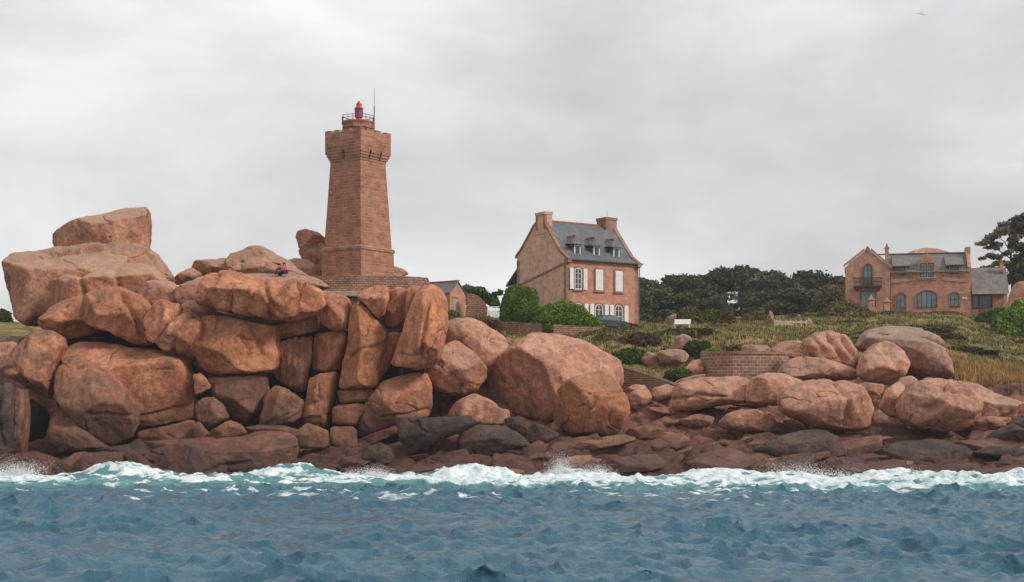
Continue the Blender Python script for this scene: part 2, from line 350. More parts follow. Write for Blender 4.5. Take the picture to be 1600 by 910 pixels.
def ground_z(X, Y):
    X = np.asarray(X, float); Y = np.asarray(Y, float); shp = X.shape; X = X.ravel(); Y = Y.ravel()
    Z = terr(X, Y); px = 800 + X * F / Y
    g = sm(-1.2, 1.2, Y - grass_line(px) + 2.0 * perlin(np.stack([X * .25, Y * .25, X * 0], 1)))
    p = np.stack([X, Y, X * 0], 1)
    wx = X + 1.6 * fbm(p * .22, 3); wy = Y + 1.6 * fbm(p * .22 + 40, 3)
    a = .25; u = (wx * math.cos(a) + wy * math.sin(a)); v = (-wx * math.sin(a) + wy * math.cos(a))
    h1, e1 = cells(u / 8., v / 2.4, 5); h2, e2 = cells(u / 3.4 + 9, v / 1., 77)
    rock = (h1[0] - .5) * .95 + h1[2] * (h1[1] - .5) * 1.5 + h1[3] * .8 - .6 * np.exp(-(e1 / .06) ** 2)
    rock += (h2[0] - .5) * .42 + h2[2] * (h2[1] - .5) * .5 + h2[3] * .4 - .35 * np.exp(-(e2 / .08) ** 2) + .16 * fbm(p * .8, 4)
    soft = .30 * fbm(p * .22, 4) + .16 * np.abs(fbm(p * .9 + 9, 3))
    amp = np.clip((Y - 104) / 8, .3, 1)
    return (Z + rock * amp * (1 - g) + soft * g * np.clip((400 - Y) / 150, 0, 1)).reshape(shp), g.reshape(shp)
xs = np.concatenate([-np.geomspace(75, 1500, 22)[::-1][:-1], np.arange(-75, -20, .5), np.arange(-20, 48, .17), np.arange(48, 92.01, .4), np.geomspace(92, 1500, 22)[1:]])
ys = np.concatenate([np.arange(100, 109, .4), np.arange(109, 134, .13), np.arange(134, 150, .3), np.arange(150, 230, .8), np.geomspace(230, 1500, 40)])
GX, GY = np.meshgrid(xs, ys)
GZ, GG = ground_z(GX, GY)
def grid_faces(ny, nx):
    i = (np.arange(ny - 1)[:, None] * nx + np.arange(nx - 1)[None]).ravel()
    return np.stack([i, i + 1, i + nx + 1, i + nx], 1)
def ground_mat():
    t = NT('ground_rock_and_turf', .9, .15); p = t.pos(); at = t.n('Attribute'); at.attribute_name = 'turf'
    n1 = t.noise(p, .5, 6, .6, .4); rk = t.mix(t.ramp(n1, .38, .62), (.28, .13, .09), (.145, .07, .055))
    rk = t.mix(t.ramp(t.noise(t.pos((.35, .9, 1)), .5, 5, .65, .6), .5, .64, 0, .8), rk, (.42, .19, .12)); rk = t.mix(t.ramp(t.noise(t.pos((.3, .8, 1)), .4, 5, .65, .6), .54, .66, 0, .8), rk, (.075, .05, .042))
    rk = t.mix(.75, rk, t.mix(t.ramp(t.noise(p, 4., 6, .7), .3, .7), (.6, .58, .58), (1.2, 1.18, 1.15)), 'MULTIPLY')
    sx = t.n('SeparateXYZ'); t.link(p, sx.inputs[0])
    zz = t.math('ADD', sx.outputs[2], t.math('MULTIPLY', t.math('SUBTRACT', t.noise(t.pos((.5, 1, 1)), .4, 5, .6), .5), 5.))
    rk = t.mix(t.ramp(zz, 4.4, 1.6, 0, .75), rk, (.085, .048, .042))
    pl = t.pos((.45, 1.6, 1)); g = t.mix(t.ramp(t.noise(pl, .16, 6, .62, .4), .44, .56), (.32, .235, .10), (.14, .16, .05))
    g = t.mix(t.ramp(t.noise(pl, .35, 5, .6, .3), .55, .68, 0, .8), g, (.16, .095, .055))
    g = t.mix(t.ramp(t.noise(pl, .9, 6, .7), .54, .66, 0, .7), g, (.055, .065, .025))
    g = t.mix(.7, g, t.mix(t.ramp(t.noise(p, 3.5, 6, .75), .3, .7), (.5, .5, .5), (1.35, 1.3, 1.25)), 'MULTIPLY')
    col = t.mix(t.ramp(at.outputs['Fac'], .3, .7), rk, g)
    b = t.bump(t.noise(p, 1.5, 8, .65), .7, .3); b = t.bump(t.noise(p, 8, 6, .7), .6, .1, b)
    return t.done(col, b)
V = np.stack([GX.ravel(), GY.ravel(), GZ.ravel()], 1)
ground = add_mesh('ground', V, grid_faces(*GX.shape), ground_mat(), smooth=True); ground['kind'] = 'structure'
at = ground.data.attributes.new('turf', 'FLOAT', 'POINT'); at.data.foreach_set('value', GG.ravel().astype(np.float32))
def gz(X, Y): return float(ground_z(np.array([X]), np.array([Y]))[0][0])

# ------------------------------------------------------------------ sea
wx = np.concatenate([-np.geomspace(47, 6000, 28)[::-1][:-1], np.arange(-47, 47.01, .1), np.geomspace(47.01, 6000, 28)[1:]])
wy = np.concatenate([-np.geomspace(20, 3000, 14)[::-1][:-1], np.arange(-20, 34, 1.0), np.arange(34, 60, .09), np.arange(60, 118, .14), np.geomspace(118, 8000, 30)])
SX, SY = np.meshgrid(wx, wy)
def shore_y(X):
    p = np.stack([X * .11, X * 0, X * 0 + 5], 1)
    return np.interp(800 + X * F / 112, [-200, 80, 250, 480, 620, 760, 900, 1150, 1400, 1500, 1620], [115.5, 114.2, 114.3, 114.8, 113.2, 113.0, 113.2, 112.6, 112.3, 108, 105.5]) + .9 * perlin(p) + .4 * perlin(p * 5)
sx_ = SX.ravel(); sy_ = SY.ravel(); flat = np.stack([sx_, sy_, sx_ * 0], 1)
near = np.exp(-np.clip(np.maximum(np.abs(sx_) - 47, 0), 0, 900) / 20) * np.exp(-np.maximum(34 - sy_, 0) / 8) * np.exp(-np.maximum(sy_ - 118, 0) / 6)
H = np.zeros_like(sx_); DX = np.zeros_like(sx_); DY = np.zeros_like(sx_)
gust = .75 + .45 * fbm(flat * .07, 2)
wr = np.random.RandomState(21)
for lam in np.geomspace(.42, 5.5, 70):
    a = lam * .0112 * np.interp(math.log(lam), [-.9, -.3, .3, .9, 1.7], [1., 1.3, 1.2, .9, .5]) * wr.uniform(.6, 1.4); k = 2 * math.pi / lam
    th = R(84) + R(50) * wr.randn(); kx, ky = math.cos(th), math.sin(th); ph = wr.uniform(0, 6.3)
    q = k * (kx * sx_ + ky * sy_) + ph + .8 * perlin(flat * (.35 / lam) + lam)
    H += a * np.sin(q); DX += a * kx * np.cos(q) * 1.15; DY += a * ky * np.cos(q) * 1.15
H = H + .7 * np.clip(H, 0, .8) ** 2; gust = gust * (1 - .45 * sm(22, 6, shore_y(sx_) - sy_)); H *= gust; DX *= gust; DY *= gust
ds = shore_y(sx_) - sy_                                            # metres out from the rocks
n_a = fbm(flat * np.array([.22, .5, 1]), 4); n_b = fbm(flat * np.array([.9, 1.6, 1]) + 11, 4); n_c = fbm(flat * np.array([.06, .15, 1]) + 31, 3)
wid = 25 + 8 * perlin(flat * np.array([.05, 0, 0]) + 3) + 3 * np.interp(sx_, [0, 25], [0, 1])
surf = sm(1.05, .25, ds / wid) * sm(-4, -1, ds)
crest = np.exp(-((ds - 2.6 - 1.4 * n_a) / 1.5) ** 2) * (.55 + 1.25 * perlin(flat * np.array([.16, 0, 0]) + 8)) + .75 * np.exp(-((ds - 8. - 2.5 * n_a) / 1.5) ** 2) * (.55 + .9 * perlin(flat * np.array([.12, 0, 0]) + 20)) + .5 * np.exp(-((ds - 14.5 - 3 * n_a) / 1.6) ** 2) * (.45 + .9 * perlin(flat * np.array([.10, 0, 0]) + 27))
crest = np.clip(crest, 0, 2)
lefty = np.interp(sx_, [-38, -30, -14, -4, 20], [.0, .14, .14, -.06, -.08])
foam = np.clip(sm(.30, 1.0, surf * (1.05 - lefty * 2.2) + 1.15 * n_a * surf + .6 * n_b * surf - .12) + .5 * crest * sm(-.3, .4, n_b), 0, 1)
streak = sm(.24, .70, fbm(flat * np.array([.22, 1.1, 1]) + 50, 5) + .28 * np.exp(-((ds - 24) / 10) ** 2) - .05) * sm(55, 20, ds) * .85
foam = np.clip(foam + streak * sm(0, .5, n_c + .25), 0, 1) * near
teal = np.clip(surf * 1.2 + crest * .6 + .35 * sm(40, 14, ds) * sm(-.2, .5, n_c), 0, 1) * near
froth = foam * (.20 * n_b + .05 * np.abs(fbm(flat * 1.6, 3)))
Z = (H + crest * .85 + froth) * near
SV = np.stack([sx_ + DX * near, sy_ + DY * near, Z], 1)
def sea_mat():
    t = NT('sea_water', .10, .5); t.b.inputs['IOR'].default_value = 1.33
    af = t.n('Attribute'); af.attribute_name = 'foam'; at = t.n('Attribute'); at.attribute_name = 'shoal'; p = t.pos()
    n1 = t.noise(t.pos((.6, 1.3, 1)), .12, 4, .6); deep = t.mix(t.ramp(n1, .35, .65), (.036, .118, .178), (.054, .150, .215))
    col = t.mix(at.outputs['Fac'], deep, (.12, .30, .31))
    lace = t.noise(t.pos((.8, 1.3, 1)), 1.5, 7, .68, .5)
    f = t.ramp(t.math('ADD', af.outputs['Fac'], t.math('MULTIPLY', t.math('SUBTRACT', lace, .5), 1.7)), .34, .92)
    f = t.math('MULTIPLY', f, t.ramp(af.outputs['Fac'], .04, .25))
    col = t.mix(f, col, t.mix(t.ramp(lace, .32, .60), (.44, .64, .67), (.86, .89, .89)))
    t.link(t.ramp(f, 0, 1, .1, .8), t.b.inputs['Roughness'])
    b = t.bump(t.noise(t.pos((1, 1.3, 1)), 1.8, 4, .6, .4), .9, .2); b = t.bump(t.noise(t.pos((1, 1.4, 1)), 5.2, 6, .62, .3), .9, .075, b); b = t.bump(t.noise(p, 15, 3, .6), .6, .02, b)
    return t.done(col, b)
sea = add_mesh('sea', SV, grid_faces(*SX.shape), sea_mat(), smooth=True); sea['kind'] = 'structure'
for nm, v in (('foam', foam), ('shoal', teal)):
    a_ = sea.data.attributes.new(nm, 'FLOAT', 'POINT'); a_.data.foreach_set('value', v.astype(np.float32))

# ------------------------------------------------------------------ boulders
_cube = {}
def cube_dirs(n):
    if n in _cube: return _cube[n]
    t = np.tan(np.linspace(-math.pi / 4, math.pi / 4, n + 1)); A, B = np.meshgrid(t, t, indexing='ij'); o = np.ones_like(A)
    fs = [(o, A, B), (-o, B, A), (B, o, A), (A, -o, B), (A, B, o), (B, A, -o)]
    P = np.concatenate([np.stack(f, -1).reshape(-1, 3) for f in fs]); P /= np.linalg.norm(P, axis=1)[:, None]
    key = np.round(P * 1e5).astype(np.int64); _, idx, inv = np.unique(key, axis=0, return_index=True, return_inverse=True); inv = inv.ravel()
    Fc = []
    i = (np.arange(n)[:, None] * (n + 1) + np.arange(n)[None]).ravel()
    for f in range(6):
        b = f * (n + 1) ** 2; Fc.append(np.stack([b + i, b + i + n + 1, b + i + n + 2, b + i + 1], 1))
    _cube[n] = (P[idx], inv[np.concatenate(Fc)]); return _cube[n]
def smin(a, b, k):
    h = np.clip(.5 + .5 * (b - a) / k, 0, 1); return b * (1 - h) + a * h - k * h * (1 - h)
NROCK = [0]
def rock(poly, Y, mat, label, name='boulder', depth=None, p=3.0, fac=(), nf=7, groove=(), flute=None, seed=None, group=None, tilt=0, rough=1., res=1., cat='boulder', tk=.045, crack=1.):
    """boulder: outline given in photo pixels at distance Y, full 3-D body around it (all metric after the first lines)"""
    NROCK[0] += 1; seed = NROCK[0] * 13 if seed is None else seed; rs = np.random.RandomState(seed)
    P = np.array(poly, float); P = np.stack([(P[:, 0] - 800) * Y / F, CH + (HOR - P[:, 1]) * Y / F], 1)
    # round the corners a little (one Chaikin pass), then area centroid
    Q = np.roll(P, -1, 0); P = np.stack([P * .88 + Q * .12, P * .12 + Q * .88], 1).reshape(-1, 2); Q = np.roll(P, -1, 0)
    cr_ = P[:, 0] * Q[:, 1] - Q[:, 0] * P[:, 1]; A = cr_.sum() / 2; c = ((P + Q) * cr_[:, None]).sum(0) / (6 * A)
    ax, az = np.abs(P[:, 0] - c[0]).max(), np.abs(P[:, 1] - c[1]).max(); size = math.sqrt(ax * az)
    ay = depth if depth else max(.75 * size, .45 * max(ax, az)); 
    n = int(np.clip(max(ax, az) * 2 / Y * F / 3.1 * res, 10, 84))
    D, Fc = cube_dirs(n)
    u, v, w_ = D[:, 0], D[:, 1], D[:, 2]
    # outline radius by direction in the (u,w) plane, normalised
    pn = (P - c) / np.array([ax, az]); th = np.arctan2(pn[:, 1], pn[:, 0]); tt = np.linspace(-math.pi, math.pi, 721); rr = np.zeros(721)
    if mat in ('cliff', 'stained'): pn = pn * 1.005
    q = np.roll(pn, -1, 0); dt = np.stack([np.cos(tt), np.sin(tt)], 1)
    for a, b in zip(pn, q):
        e = b - a; den = dt[:, 0] * e[1] - dt[:, 1] * e[0]; den = np.where(np.abs(den) < 1e-9, 1e-9, den)
        r_ = (a[0] * e[1] - a[1] * e[0]) / den; s_ = (a[0] * dt[:, 1] - a[1] * dt[:, 0]) / den
        ok = (s_ >= -1e-6) & (s_ <= 1 + 1e-6) & (r_ > 0); rr = np.where(ok & (r_ > rr), r_, rr)
    rr = np.where(rr <= 0, np.median(rr), rr); ker = np.hanning(7); ker /= ker.sum()
    rr = np.convolve(np.concatenate([rr[-9:-1], rr, rr[1:9]]), ker, 'same')[8:-8]
    rho = np.interp(np.arctan2(w_, u), tt, rr); s = np.hypot(u, w_)
    t = ((s / rho) ** p + np.abs(v) ** p) ** (-1 / p)
    d = np.stack([u * ax, v * ay, w_ * az], 1)                     # metric ray; point = t*d
    planes = [(np.array(f[:3], float), f[3]) for f in fac]
    for k in range(nf):
        a = rs.uniform(0, 2 * math.pi); m = rs.uniform(.25, .85); yv = -1 if rs.rand() < .72 else 1
        planes.append((np.array([m * math.cos(a), yv * rs.uniform(.55, 1.0), m * math.sin(a)]), rs.uniform(.74, .93)))
    E = np.array([ax, ay, az])
    for nn, k in planes:
        nn = nn / np.linalg.norm(nn); sup = np.linalg.norm(nn * E); den = d @ nn
        tp = np.where(den > 1e-4, k * sup / np.maximum(den, 1e-4), 50); tp = np.minimum(tp, t + 5)
        t = np.where(den > 1e-4, smin(t, tp, tk), t)
    pt = d * t[:, None]; rad = np.linalg.norm(pt, axis=1)[:, None] + 1e-9; dr = pt / rad
    ctr = np.array([c[0], Y, c[1]]); wp = pt + ctr + seed * 3.1
    amp = size * .026 * rough; lo = fbm(wp / (size * .9), 3) * 1.5 * amp
    mid = fbm(wp / (size * .28), 3) * .55 * amp
    g = fbm(wp / (size * 1.25) + 7, 2); ck = -np.exp(-(g / .02) ** 2) * 1.3 * min(.22, size * .07) * crack * sm(-.1, .25, fbm(wp / (size * .7) + 40, 2))
    mid = mid - amp * 1.3 * np.abs(perlin(wp / (size * .55) + 21)) - amp * .8 * np.abs(perlin(wp / (size * .24) + 33))
    fine = fbm(wp * 1.6, 3) * .035 * rough - .05 * rough * np.abs(fbm(wp * .9 + 70, 3))
    for k in range(5):                                             # weathered hollows
        sc_ = pt[rs.randint(len(pt))]; dd = np.linalg.norm(pt - sc_, axis=1); r0 = size * rs.uniform(.18, .5); lo = lo - size * rs.uniform(.015, .05) * np.exp(-(dd / r0) ** 4)
    disp = lo + mid + ck + fine
    front = sm(.15, -.35, v) 
    if flute:
        ang, wl, am = flute[:3]; ca, sa = math.cos(R(ang)), math.sin(R(ang)); q_ = pt[:, 0] * ca + pt[:, 2] * sa
        q_ = q_ + .35 * wl * fbm(wp / (wl * 2.2), 2)
        disp = disp - am * (1 - np.abs(np.sin(math.pi * q_ / wl)) ** .7) * sm(.5, -.1, v) * (.5 + .9 * sm(-.3, .4, perlin(wp / (size * .8) + 5)))
    for gr in groove:
        pts, wd, dp = gr[0], gr[1] if len(gr) > 1 else .18, gr[2] if len(gr) > 2 else .35
        G = np.array(pts, float); G = np.stack([(G[:, 0] - 800) * Y / F - c[0], CH + (HOR - G[:, 1]) * Y / F - c[1]], 1)
        dm = np.full(len(pt), 99.); xz = pt[:, [0, 2]] + np.stack([fbm(wp * 1.3, 2), fbm(wp * 1.3 + 9, 2)], 1) * .12
        for a, b in zip(G[:-1], G[1:]):
            e = b - a; k = np.clip(((xz - a) @ e) / (e @ e), 0, 1); dm = np.minimum(dm, np.linalg.norm(xz - a - k[:, None] * e, axis=1))
        disp = disp - dp * np.exp(-(dm / wd) ** 2) * sm(.3, -.1, v)
    pt = pt + dr * disp[:, None]
    o = add_mesh(name, pt, Fc, M[mat], smooth=True); o.location = ctr
    if tilt: o.rotation_euler = (0, R(tilt), 0)
    return tag(o, label, cat, group)

UP, DN, LF, RT = (0, -.6, .8), (0, -.65, -.75), (-.8, -.6, 0), (.8, -.6, 0)
def fa(n, k): return tuple(n) + (k,)
# ---- cliff, left: crowning slabs
rock([(84,380),(85,368),(100,357),(130,343),(160,331),(185,324),(205,322),(225,322),(231,328),(233,345),(232,392),(180,392),(120,392),(88,390)], 138, 'grey', 'topmost sloping slab on the far left rock pile, its rounded crown against the sky', p=4.5, nf=3, depth=2.6, fac=[(0,-.5,.9,.72),(-.3,-.9,-.1,.9)])
rock([(6,412),(18,396),(45,390),(85,385),(130,380),(180,378),(220,382),(245,393),(260,415),(272,438),(240,462),(150,492),(60,514),(25,502),(15,480),(12,440)], 136, 'grey', 'huge layered boulder carrying the topmost slab at the far left of the cliff', p=3.4, nf=3, depth=4, fac=[(-.05,-.62,.8,.66),(-.5,-.8,-.3,.82)], groove=[([(18,418),(60,405),(110,394),(170,390)],.22,.5),([(26,440),(22,470),(34,500)],.15,.3),([(48,440),(60,470),(50,500)],.15,.3),([(240,395),(258,425)],.2,.4)])
rock([(16,424),(26,415),(60,408),(110,400),(160,396),(205,400),(200,430),(150,470),(110,490),(50,512),(24,498),(20,470)], 133.5, 'grey', 'middle ledge of the layered rock on the far left with a squared grey left end', p=4, nf=2, depth=3.2, fac=[(0,-.45,.9,.7),(-.9,-.5,-.1,.8)])
rock([(61,441),(75,436),(88,443),(110,430),(136,436),(165,415),(190,403),(228,411),(250,425),(264,442),(240,466),(180,474),(120,486),(80,490),(64,470)], 130.5, 'grey', 'lower whitish-topped ledge in front of the layered rock at far left', p=3.2, nf=3, depth=3, fac=[(0,-.4,.9,.66),(-.9,-.6,-.2,.78)], groove=[([(133,432),(142,460),(146,478)],.2,.5),([(188,425),(200,450)],.3,.3)])
rock([(62,508),(64,495),(76,477),(95,468),(120,462),(150,462),(175,480),(160,520),(100,532),(75,524)], 127.5, 'cliff', 'rounded boulder wedged below the left layered rock, left of the big angular block', nf=5, fac=[(-.4,-.5,.75,.7),(.1,-.6,-.8,.72)])
rock([(212,452),(225,440),(245,437),(270,440),(284,452),(286,478),(262,488),(235,485),(215,470)], 128, 'pale', 'smooth rounded boulder peeping up behind the big angular block', nf=3)
rock([(119,494),(128,478),(140,460),(157,450),(192,449),(217,460),(236,482),(240,520),(234,538),(215,540),(172,520),(135,508)], 124.6, 'cliff', 'big angular block with a peaked top overhanging the left cliff', p=3.2, nf=3, depth=3.6, fac=[(0,-.85,.5,.74),(.1,-.75,-.65,.74),(-.75,-.6,-.15,.78)], groove=[([(200,462),(225,500),(232,530)],.25,.45)])
rock([(226,500),(236,480),(252,468),(270,470),(288,478),(302,490),(317,503),(316,520),(301,545),(273,556),(256,547),(238,538),(226,520)], 123, 'cliff', 'boulder with a jagged fluted nose next to the big angular block on the left cliff', p=3, nf=6, depth=2.9, fac=[(.5,-.7,.5,.74),(-.5,-.7,.3,.8),(.2,-.7,-.7,.8)], flute=(-35,1.3,.55))
rock([(-40,548),(0,536),(24,533),(26,556),(0,578),(-40,584)], 126, 'pale', 'low pinkish rock cut off by the left edge of the picture', nf=4)
rock([(0,580),(17,551),(43,526),(57,515),(77,515),(95,526),(101,540),(94,555),(84,592),(76,628),(60,624),(40,608),(17,588)], 121.5, 'stained', 'tilted boulder near the left edge perched above the black cleft', p=3, nf=4, depth=2.6, fac=[(-.55,-.7,.35,.72),(.7,-.65,-.1,.8),(-.15,-.5,-.85,.75)], groove=[([(2,583),(30,574),(45,582),(50,612)],.2,.35)])
rock([(96,550),(126,534),(160,532),(200,540),(246,548),(286,560),(298,583),(301,614),(307,640),(302,657),(257,666),(205,674),(160,660),(120,600)], 124.4, 'cliff', 'very large smooth upright slab in the middle of the left cliff, under the angular block', p=4.2, nf=2, depth=3.6, fac=[(0,-.5,.85,.80)], groove=[([(215,655),(255,648),(300,636)],.14,.35)])
rock([(84,622),(86,600),(93,568),(99,556),(108,553),(124,556),(150,572),(182,588),(203,610),(215,636),(217,665),(212,692),(190,698),(160,692),(128,668),(100,640)], 121.6, 'stained', 'huge dark-stained leaning slab in front of the large upright slab on the left', p=3.2, nf=2, depth=2.8, fac=[(-.3,-.8,.5,.8),(.2,-.8,-.55,.82)], groove=[([(150,648),(185,650),(214,652)],.12,.2)])
rock([(214,674),(257,666),(303,655),(312,682),(300,692),(214,696)], 121, 'cliff', 'flat ledge block below the large upright slab', name='flat_boulder', p=4, nf=3)
rock([(72,706),(76,680),(84,650),(90,635),(102,633),(130,660),(165,692),(178,702),(120,708),(82,716)], 121.3, 'stained', 'triangular brown rock under the leaning slab, right of the black cleft', nf=6, fac=[(0,-.6,.7,.75)])
rock([(-30,594),(15,593),(22,605),(30,650),(33,700),(14,728),(-30,728)], 118.5, 'dark', 'tall black stained pillar at the bottom left edge', name='rock_pillar', p=4, nf=3, groove=[([(4,598),(10,650),(14,700)],.13,.4)])
rock([(24,606),(39,609),(43,630),(43,662),(38,700),(35,724),(20,724),(30,660)], 118.7, 'brown', 'narrow striped pillar right of the black pillar at the left edge', name='rock_pillar', p=4, nf=3)
rock([(40,620),(60,628),(80,640),(76,690),(64,716),(42,716)], 125.5, 'gap_shade', 'added rock painted near-black as the shade inside the cleft on the left', nf=5)  # added behind the gap, its black colour stands for shade
rock([(34,709),(55,704),(76,714),(74,726),(50,726),(34,722)], 117, 'brown', 'small flat rock at the foot of the black cleft', nf=5)
rock([(10,730),(35,719),(58,718),(76,727),(86,742),(86,758),(8,758)], 115, 'brown', 'round wet rock in the surf at the bottom left corner of the cliff', nf=3)
rock([(80,745),(90,722),(120,706),(140,702),(148,712),(136,754),(84,760)], 116.2, 'brown', 'wet brown boulder with a curved back at the waterline on the left', nf=4, p=2.8)
rock([(126,714),(132,707),(160,706),(196,706),(197,752),(165,756),(124,752)], 115.4, 'brown', 'square-cut wet block at the waterline, split from its right neighbour by a black crack', p=5, nf=3)
rock([(198,708),(212,704),(236,725),(264,744),(260,756),(199,754)], 115.5, 'brown', 'wedge-shaped wet block right of the square-cut one at the waterline', p=4, nf=3)
rock([(142,704),(200,694),(217,684),(227,695),(250,722),(252,740),(230,732),(205,710)], 117.4, 'dark', 'black pointed rock ridge above the square-cut waterline blocks', nf=5, depth=1.5)
rock([(205,705),(215,690),(300,685),(365,680),(330,702),(248,716)], 119.2, 'brown', 'thin brown shelf behind the long wet slab on the left', name='flat_boulder', nf=4)
rock([(225,706),(250,698),(290,690),(370,680),(415,668),(442,671),(466,684),(469,702),(465,748),(410,752),(310,756),(262,750),(240,728)], 117, 'brown', 'long massive wet slab with a black top lying along the waterline under the cliff', name='flat_boulder', p=4, nf=4, depth=2.2, fac=[(0,-.4,.9,.62)], groove=[([(402,710),(420,690),(424,680)],.15,.3),([(310,745),(350,728),(400,722)],.15,.25),([(463,700),(462,740)],.1,.25)])
# ---- cliff, middle
rock([(306,469),(310,451),(323,430),(341,422),(364,423),(386,427),(407,432),(427,438),(445,434),(470,437),(494,446),(515,466),(515,476),(503,488),(482,494),(457,504),(412,500),(371,493),(333,483),(311,476)], 123.8, 'cliff', 'wide overhanging slab with vertical flutes, in front of the two seated people', p=3, nf=2, depth=4.2, fac=[(0,-.45,.9,.74),(-.1,-.8,-.6,.8),(.5,-.75,-.3,.84)], flute=(-14,1.9,.85), groove=[([(367,452),(364,470)],.1,.35),([(423,446),(430,470),(452,498)],.2,.4),([(476,444),(486,470)],.2,.4)])
rock([(300,510),(318,494),(345,492),(385,500),(410,506),(436,510),(437,560),(432,580),(400,586),(340,588),(310,577),(302,548)], 124.8, 'cliff', 'squarish orange block directly beneath the wide fluted slab', p=4, nf=2, depth=3.2, fac=[(-.25,-.8,.55,.76),(.5,-.8,.1,.82),(-.5,-.6,-.6,.85)], groove=[([(342,495),(341,530)],.12,.3),([(385,530),(398,555),(390,575)],.3,.35),([(402,510),(424,560)],.2,.5)])
rock([(270,452),(300,437),(325,427),(345,425),(335,450),(318,475),(290,480),(274,472)], 127, 'pale', 'sloping pinkish slab behind the left end of the wide fluted slab', nf=3, fac=[(-.2,-.5,.8,.6)])
rock([(278,482),(292,470),(312,466),(336,483),(340,500),(300,502)], 126.3, 'pale', 'small shaded rock between the jagged nose boulder and the fluted slab', nf=4)
rock([(430,508),(470,498),(498,492),(499,516),(465,526),(434,532)], 127, 'cliff', 'small wedge block under the right end of the fluted slab', nf=4, p=4)
rock([(432,536),(460,528),(491,524),(491,570),(484,600),(477,616),(450,606),(424,586),(430,562)], 126.9, 'stained', 'upright block with fine vertical ribs in the centre of the cliff', p=4, nf=3, depth=2.6, flute=(0,.6,.2))
rock([(499,472),(506,462),(522,459),(544,465),(551,483),(548,517),(520,517),(499,505)], 124.8, 'cliff', 'smooth rounded block at the top of the narrow column below the terrace', p=3.4, nf=3, depth=2.3, fac=[(-.7,-.6,-.3,.75)])
rock([(492,524),(520,518),(548,518),(542,550),(531,579),(513,583),(488,578),(489,545)], 126.2, 'cliff', 'second block down the narrow column, shaded on its left side', p=4, nf=2, depth=2.2, fac=[(-.8,-.6,0,.62)])
rock([(484,592),(500,583),(529,581),(525,610),(518,645),(513,672),(478,662),(472,650),(480,615)], 124.9, 'cliff', 'third and tallest block of the narrow column with two thin cracks', p=4, nf=2, depth=2.2, groove=[([(502,600),(505,622)],.08,.2),([(480,658),(514,650)],.08,.2)])
rock([(546,500),(552,480),(562,476),(577,483),(592,502),(607,520),(604,545),(594,572),(590,607),(530,609),(534,575),(543,540)], 123.8, 'amber', 'tall bulging orange slab with a pointed shoulder in the middle right of the cliff', p=3.2, nf=3, depth=2.8, fac=[(-.75,-.65,.1,.7),(.55,-.75,.3,.8)], groove=[([(552,560),(575,546),(603,540)],.18,.35)])
rock([(594,530),(612,518),(630,520),(632,532),(618,556),(602,582),(586,606),(578,580),(590,548)], 126.2, 'cliff', 'narrow leaning slab squeezed between the bulging slab and the big right-hand buttress', p=3, nf=3)
rock([(526,609),(577,608),(592,612),(576,627),(530,632)], 123.8, 'cliff', 'thin flat course block under the bulging slab', p=4, nf=2)
rock([(521,634),(560,630),(578,634),(566,650),(558,667),(518,664)], 123.6, 'cliff', 'stubby block two below the bulging slab', p=4, nf=3)
rock([(518,666),(556,667),(562,702),(530,708),(512,692)], 122.6, 'cliff', 'brown footing block under the stubby block at the cliff base', p=3.4, nf=3)
rock([(556,463),(574,447),(607,446),(610,470),(602,492),(590,498),(572,478)], 123.6, 'cliff', 'two-toned block with a dark lower face just below the right end of the terrace', p=4, nf=1, depth=2.2, fac=[(-.1,-.5,.85,.55),(-.1,-.85,-.5,.8)])
rock([(606,456),(620,447),(639,454),(642,475),(635,500),(620,510),(598,514),(602,482)], 124, 'cliff', 'rounded upright block second from the right under the terrace', p=3.2, nf=3, fac=[(-.7,-.5,-.5,.78)])
rock([(634,452),(645,446),(660,447),(662,458),(649,478),(641,502),(632,507)], 123.2, 'cliff', 'slim wedge between two upright blocks at the top right of the cliff', nf=3)
rock([(650,458),(662,448),(677,444),(691,452),(700,467),(701,510),(692,545),(686,566),(668,575),(645,578),(610,571),(618,545),(630,520),(640,490)], 122.8, 'cliff', 'great overhanging buttress with one long vertical crack at the right end of the cliff', p=3, nf=2, depth=3.4, fac=[(-.7,-.7,0,.74),(.1,-.6,-.8,.82),(.7,-.7,.1,.84)], groove=[([(673,480),(666,520),(661,562)],.16,.6),([(618,558),(650,562),(680,552)],.15,.3)])
rock([(556,684),(560,665),(562,645),(577,620),(592,600),(620,589),(645,583),(667,584),(674,598),(675,632),(670,652),(645,657),(612,667),(580,680)], 124.6, 'cliff', 'large smooth orange boulder under the overhanging buttress', p=3.2, nf=3, depth=3, fac=[(.1,-.6,.75,.78),(0,-.75,-.6,.86)], groove=[([(590,602),(598,616)],.1,.25),([(600,652),(640,648),(672,640)],.1,.25)])
rock([(553,690),(580,678),(620,664),(672,650),(670,668),(612,684),(560,702)], 123.4, 'brown', 'long thin ledge at the foot of the smooth orange boulder', name='flat_boulder', nf=4)
rock([(301,585),(312,582),(321,590),(331,605),(318,614),(305,620)], 122.6, 'cliff', 'small triangular stone jammed beside the large upright slab', nf=4)
rock([(325,590),(370,586),(418,583),(421,612),(409,646),(391,663),(364,655),(344,634),(328,608)], 125, 'stained', 'bulging brown block under the squarish orange block', p=3, nf=3, depth=2.5, fac=[(-.3,-.7,-.6,.8)])
rock([(305,630),(318,622),(334,620),(348,630),(360,653),(330,670),(307,658)], 121.8, 'stained', 'small rounded boulder low in the cliff beside the large upright slab', nf=4)
rock([(405,668),(408,648),(415,614),(430,602),(447,607),(476,627),(469,656),(430,667)], 123, 'stained', 'tilted angular boulder low in the centre of the cliff', nf=5, p=3)
rock([(328,674),(358,656),(377,662),(389,678),(350,688),(330,688)], 119.2, 'cliff', 'little hump of rock resting on the long wet slab', nf=4)
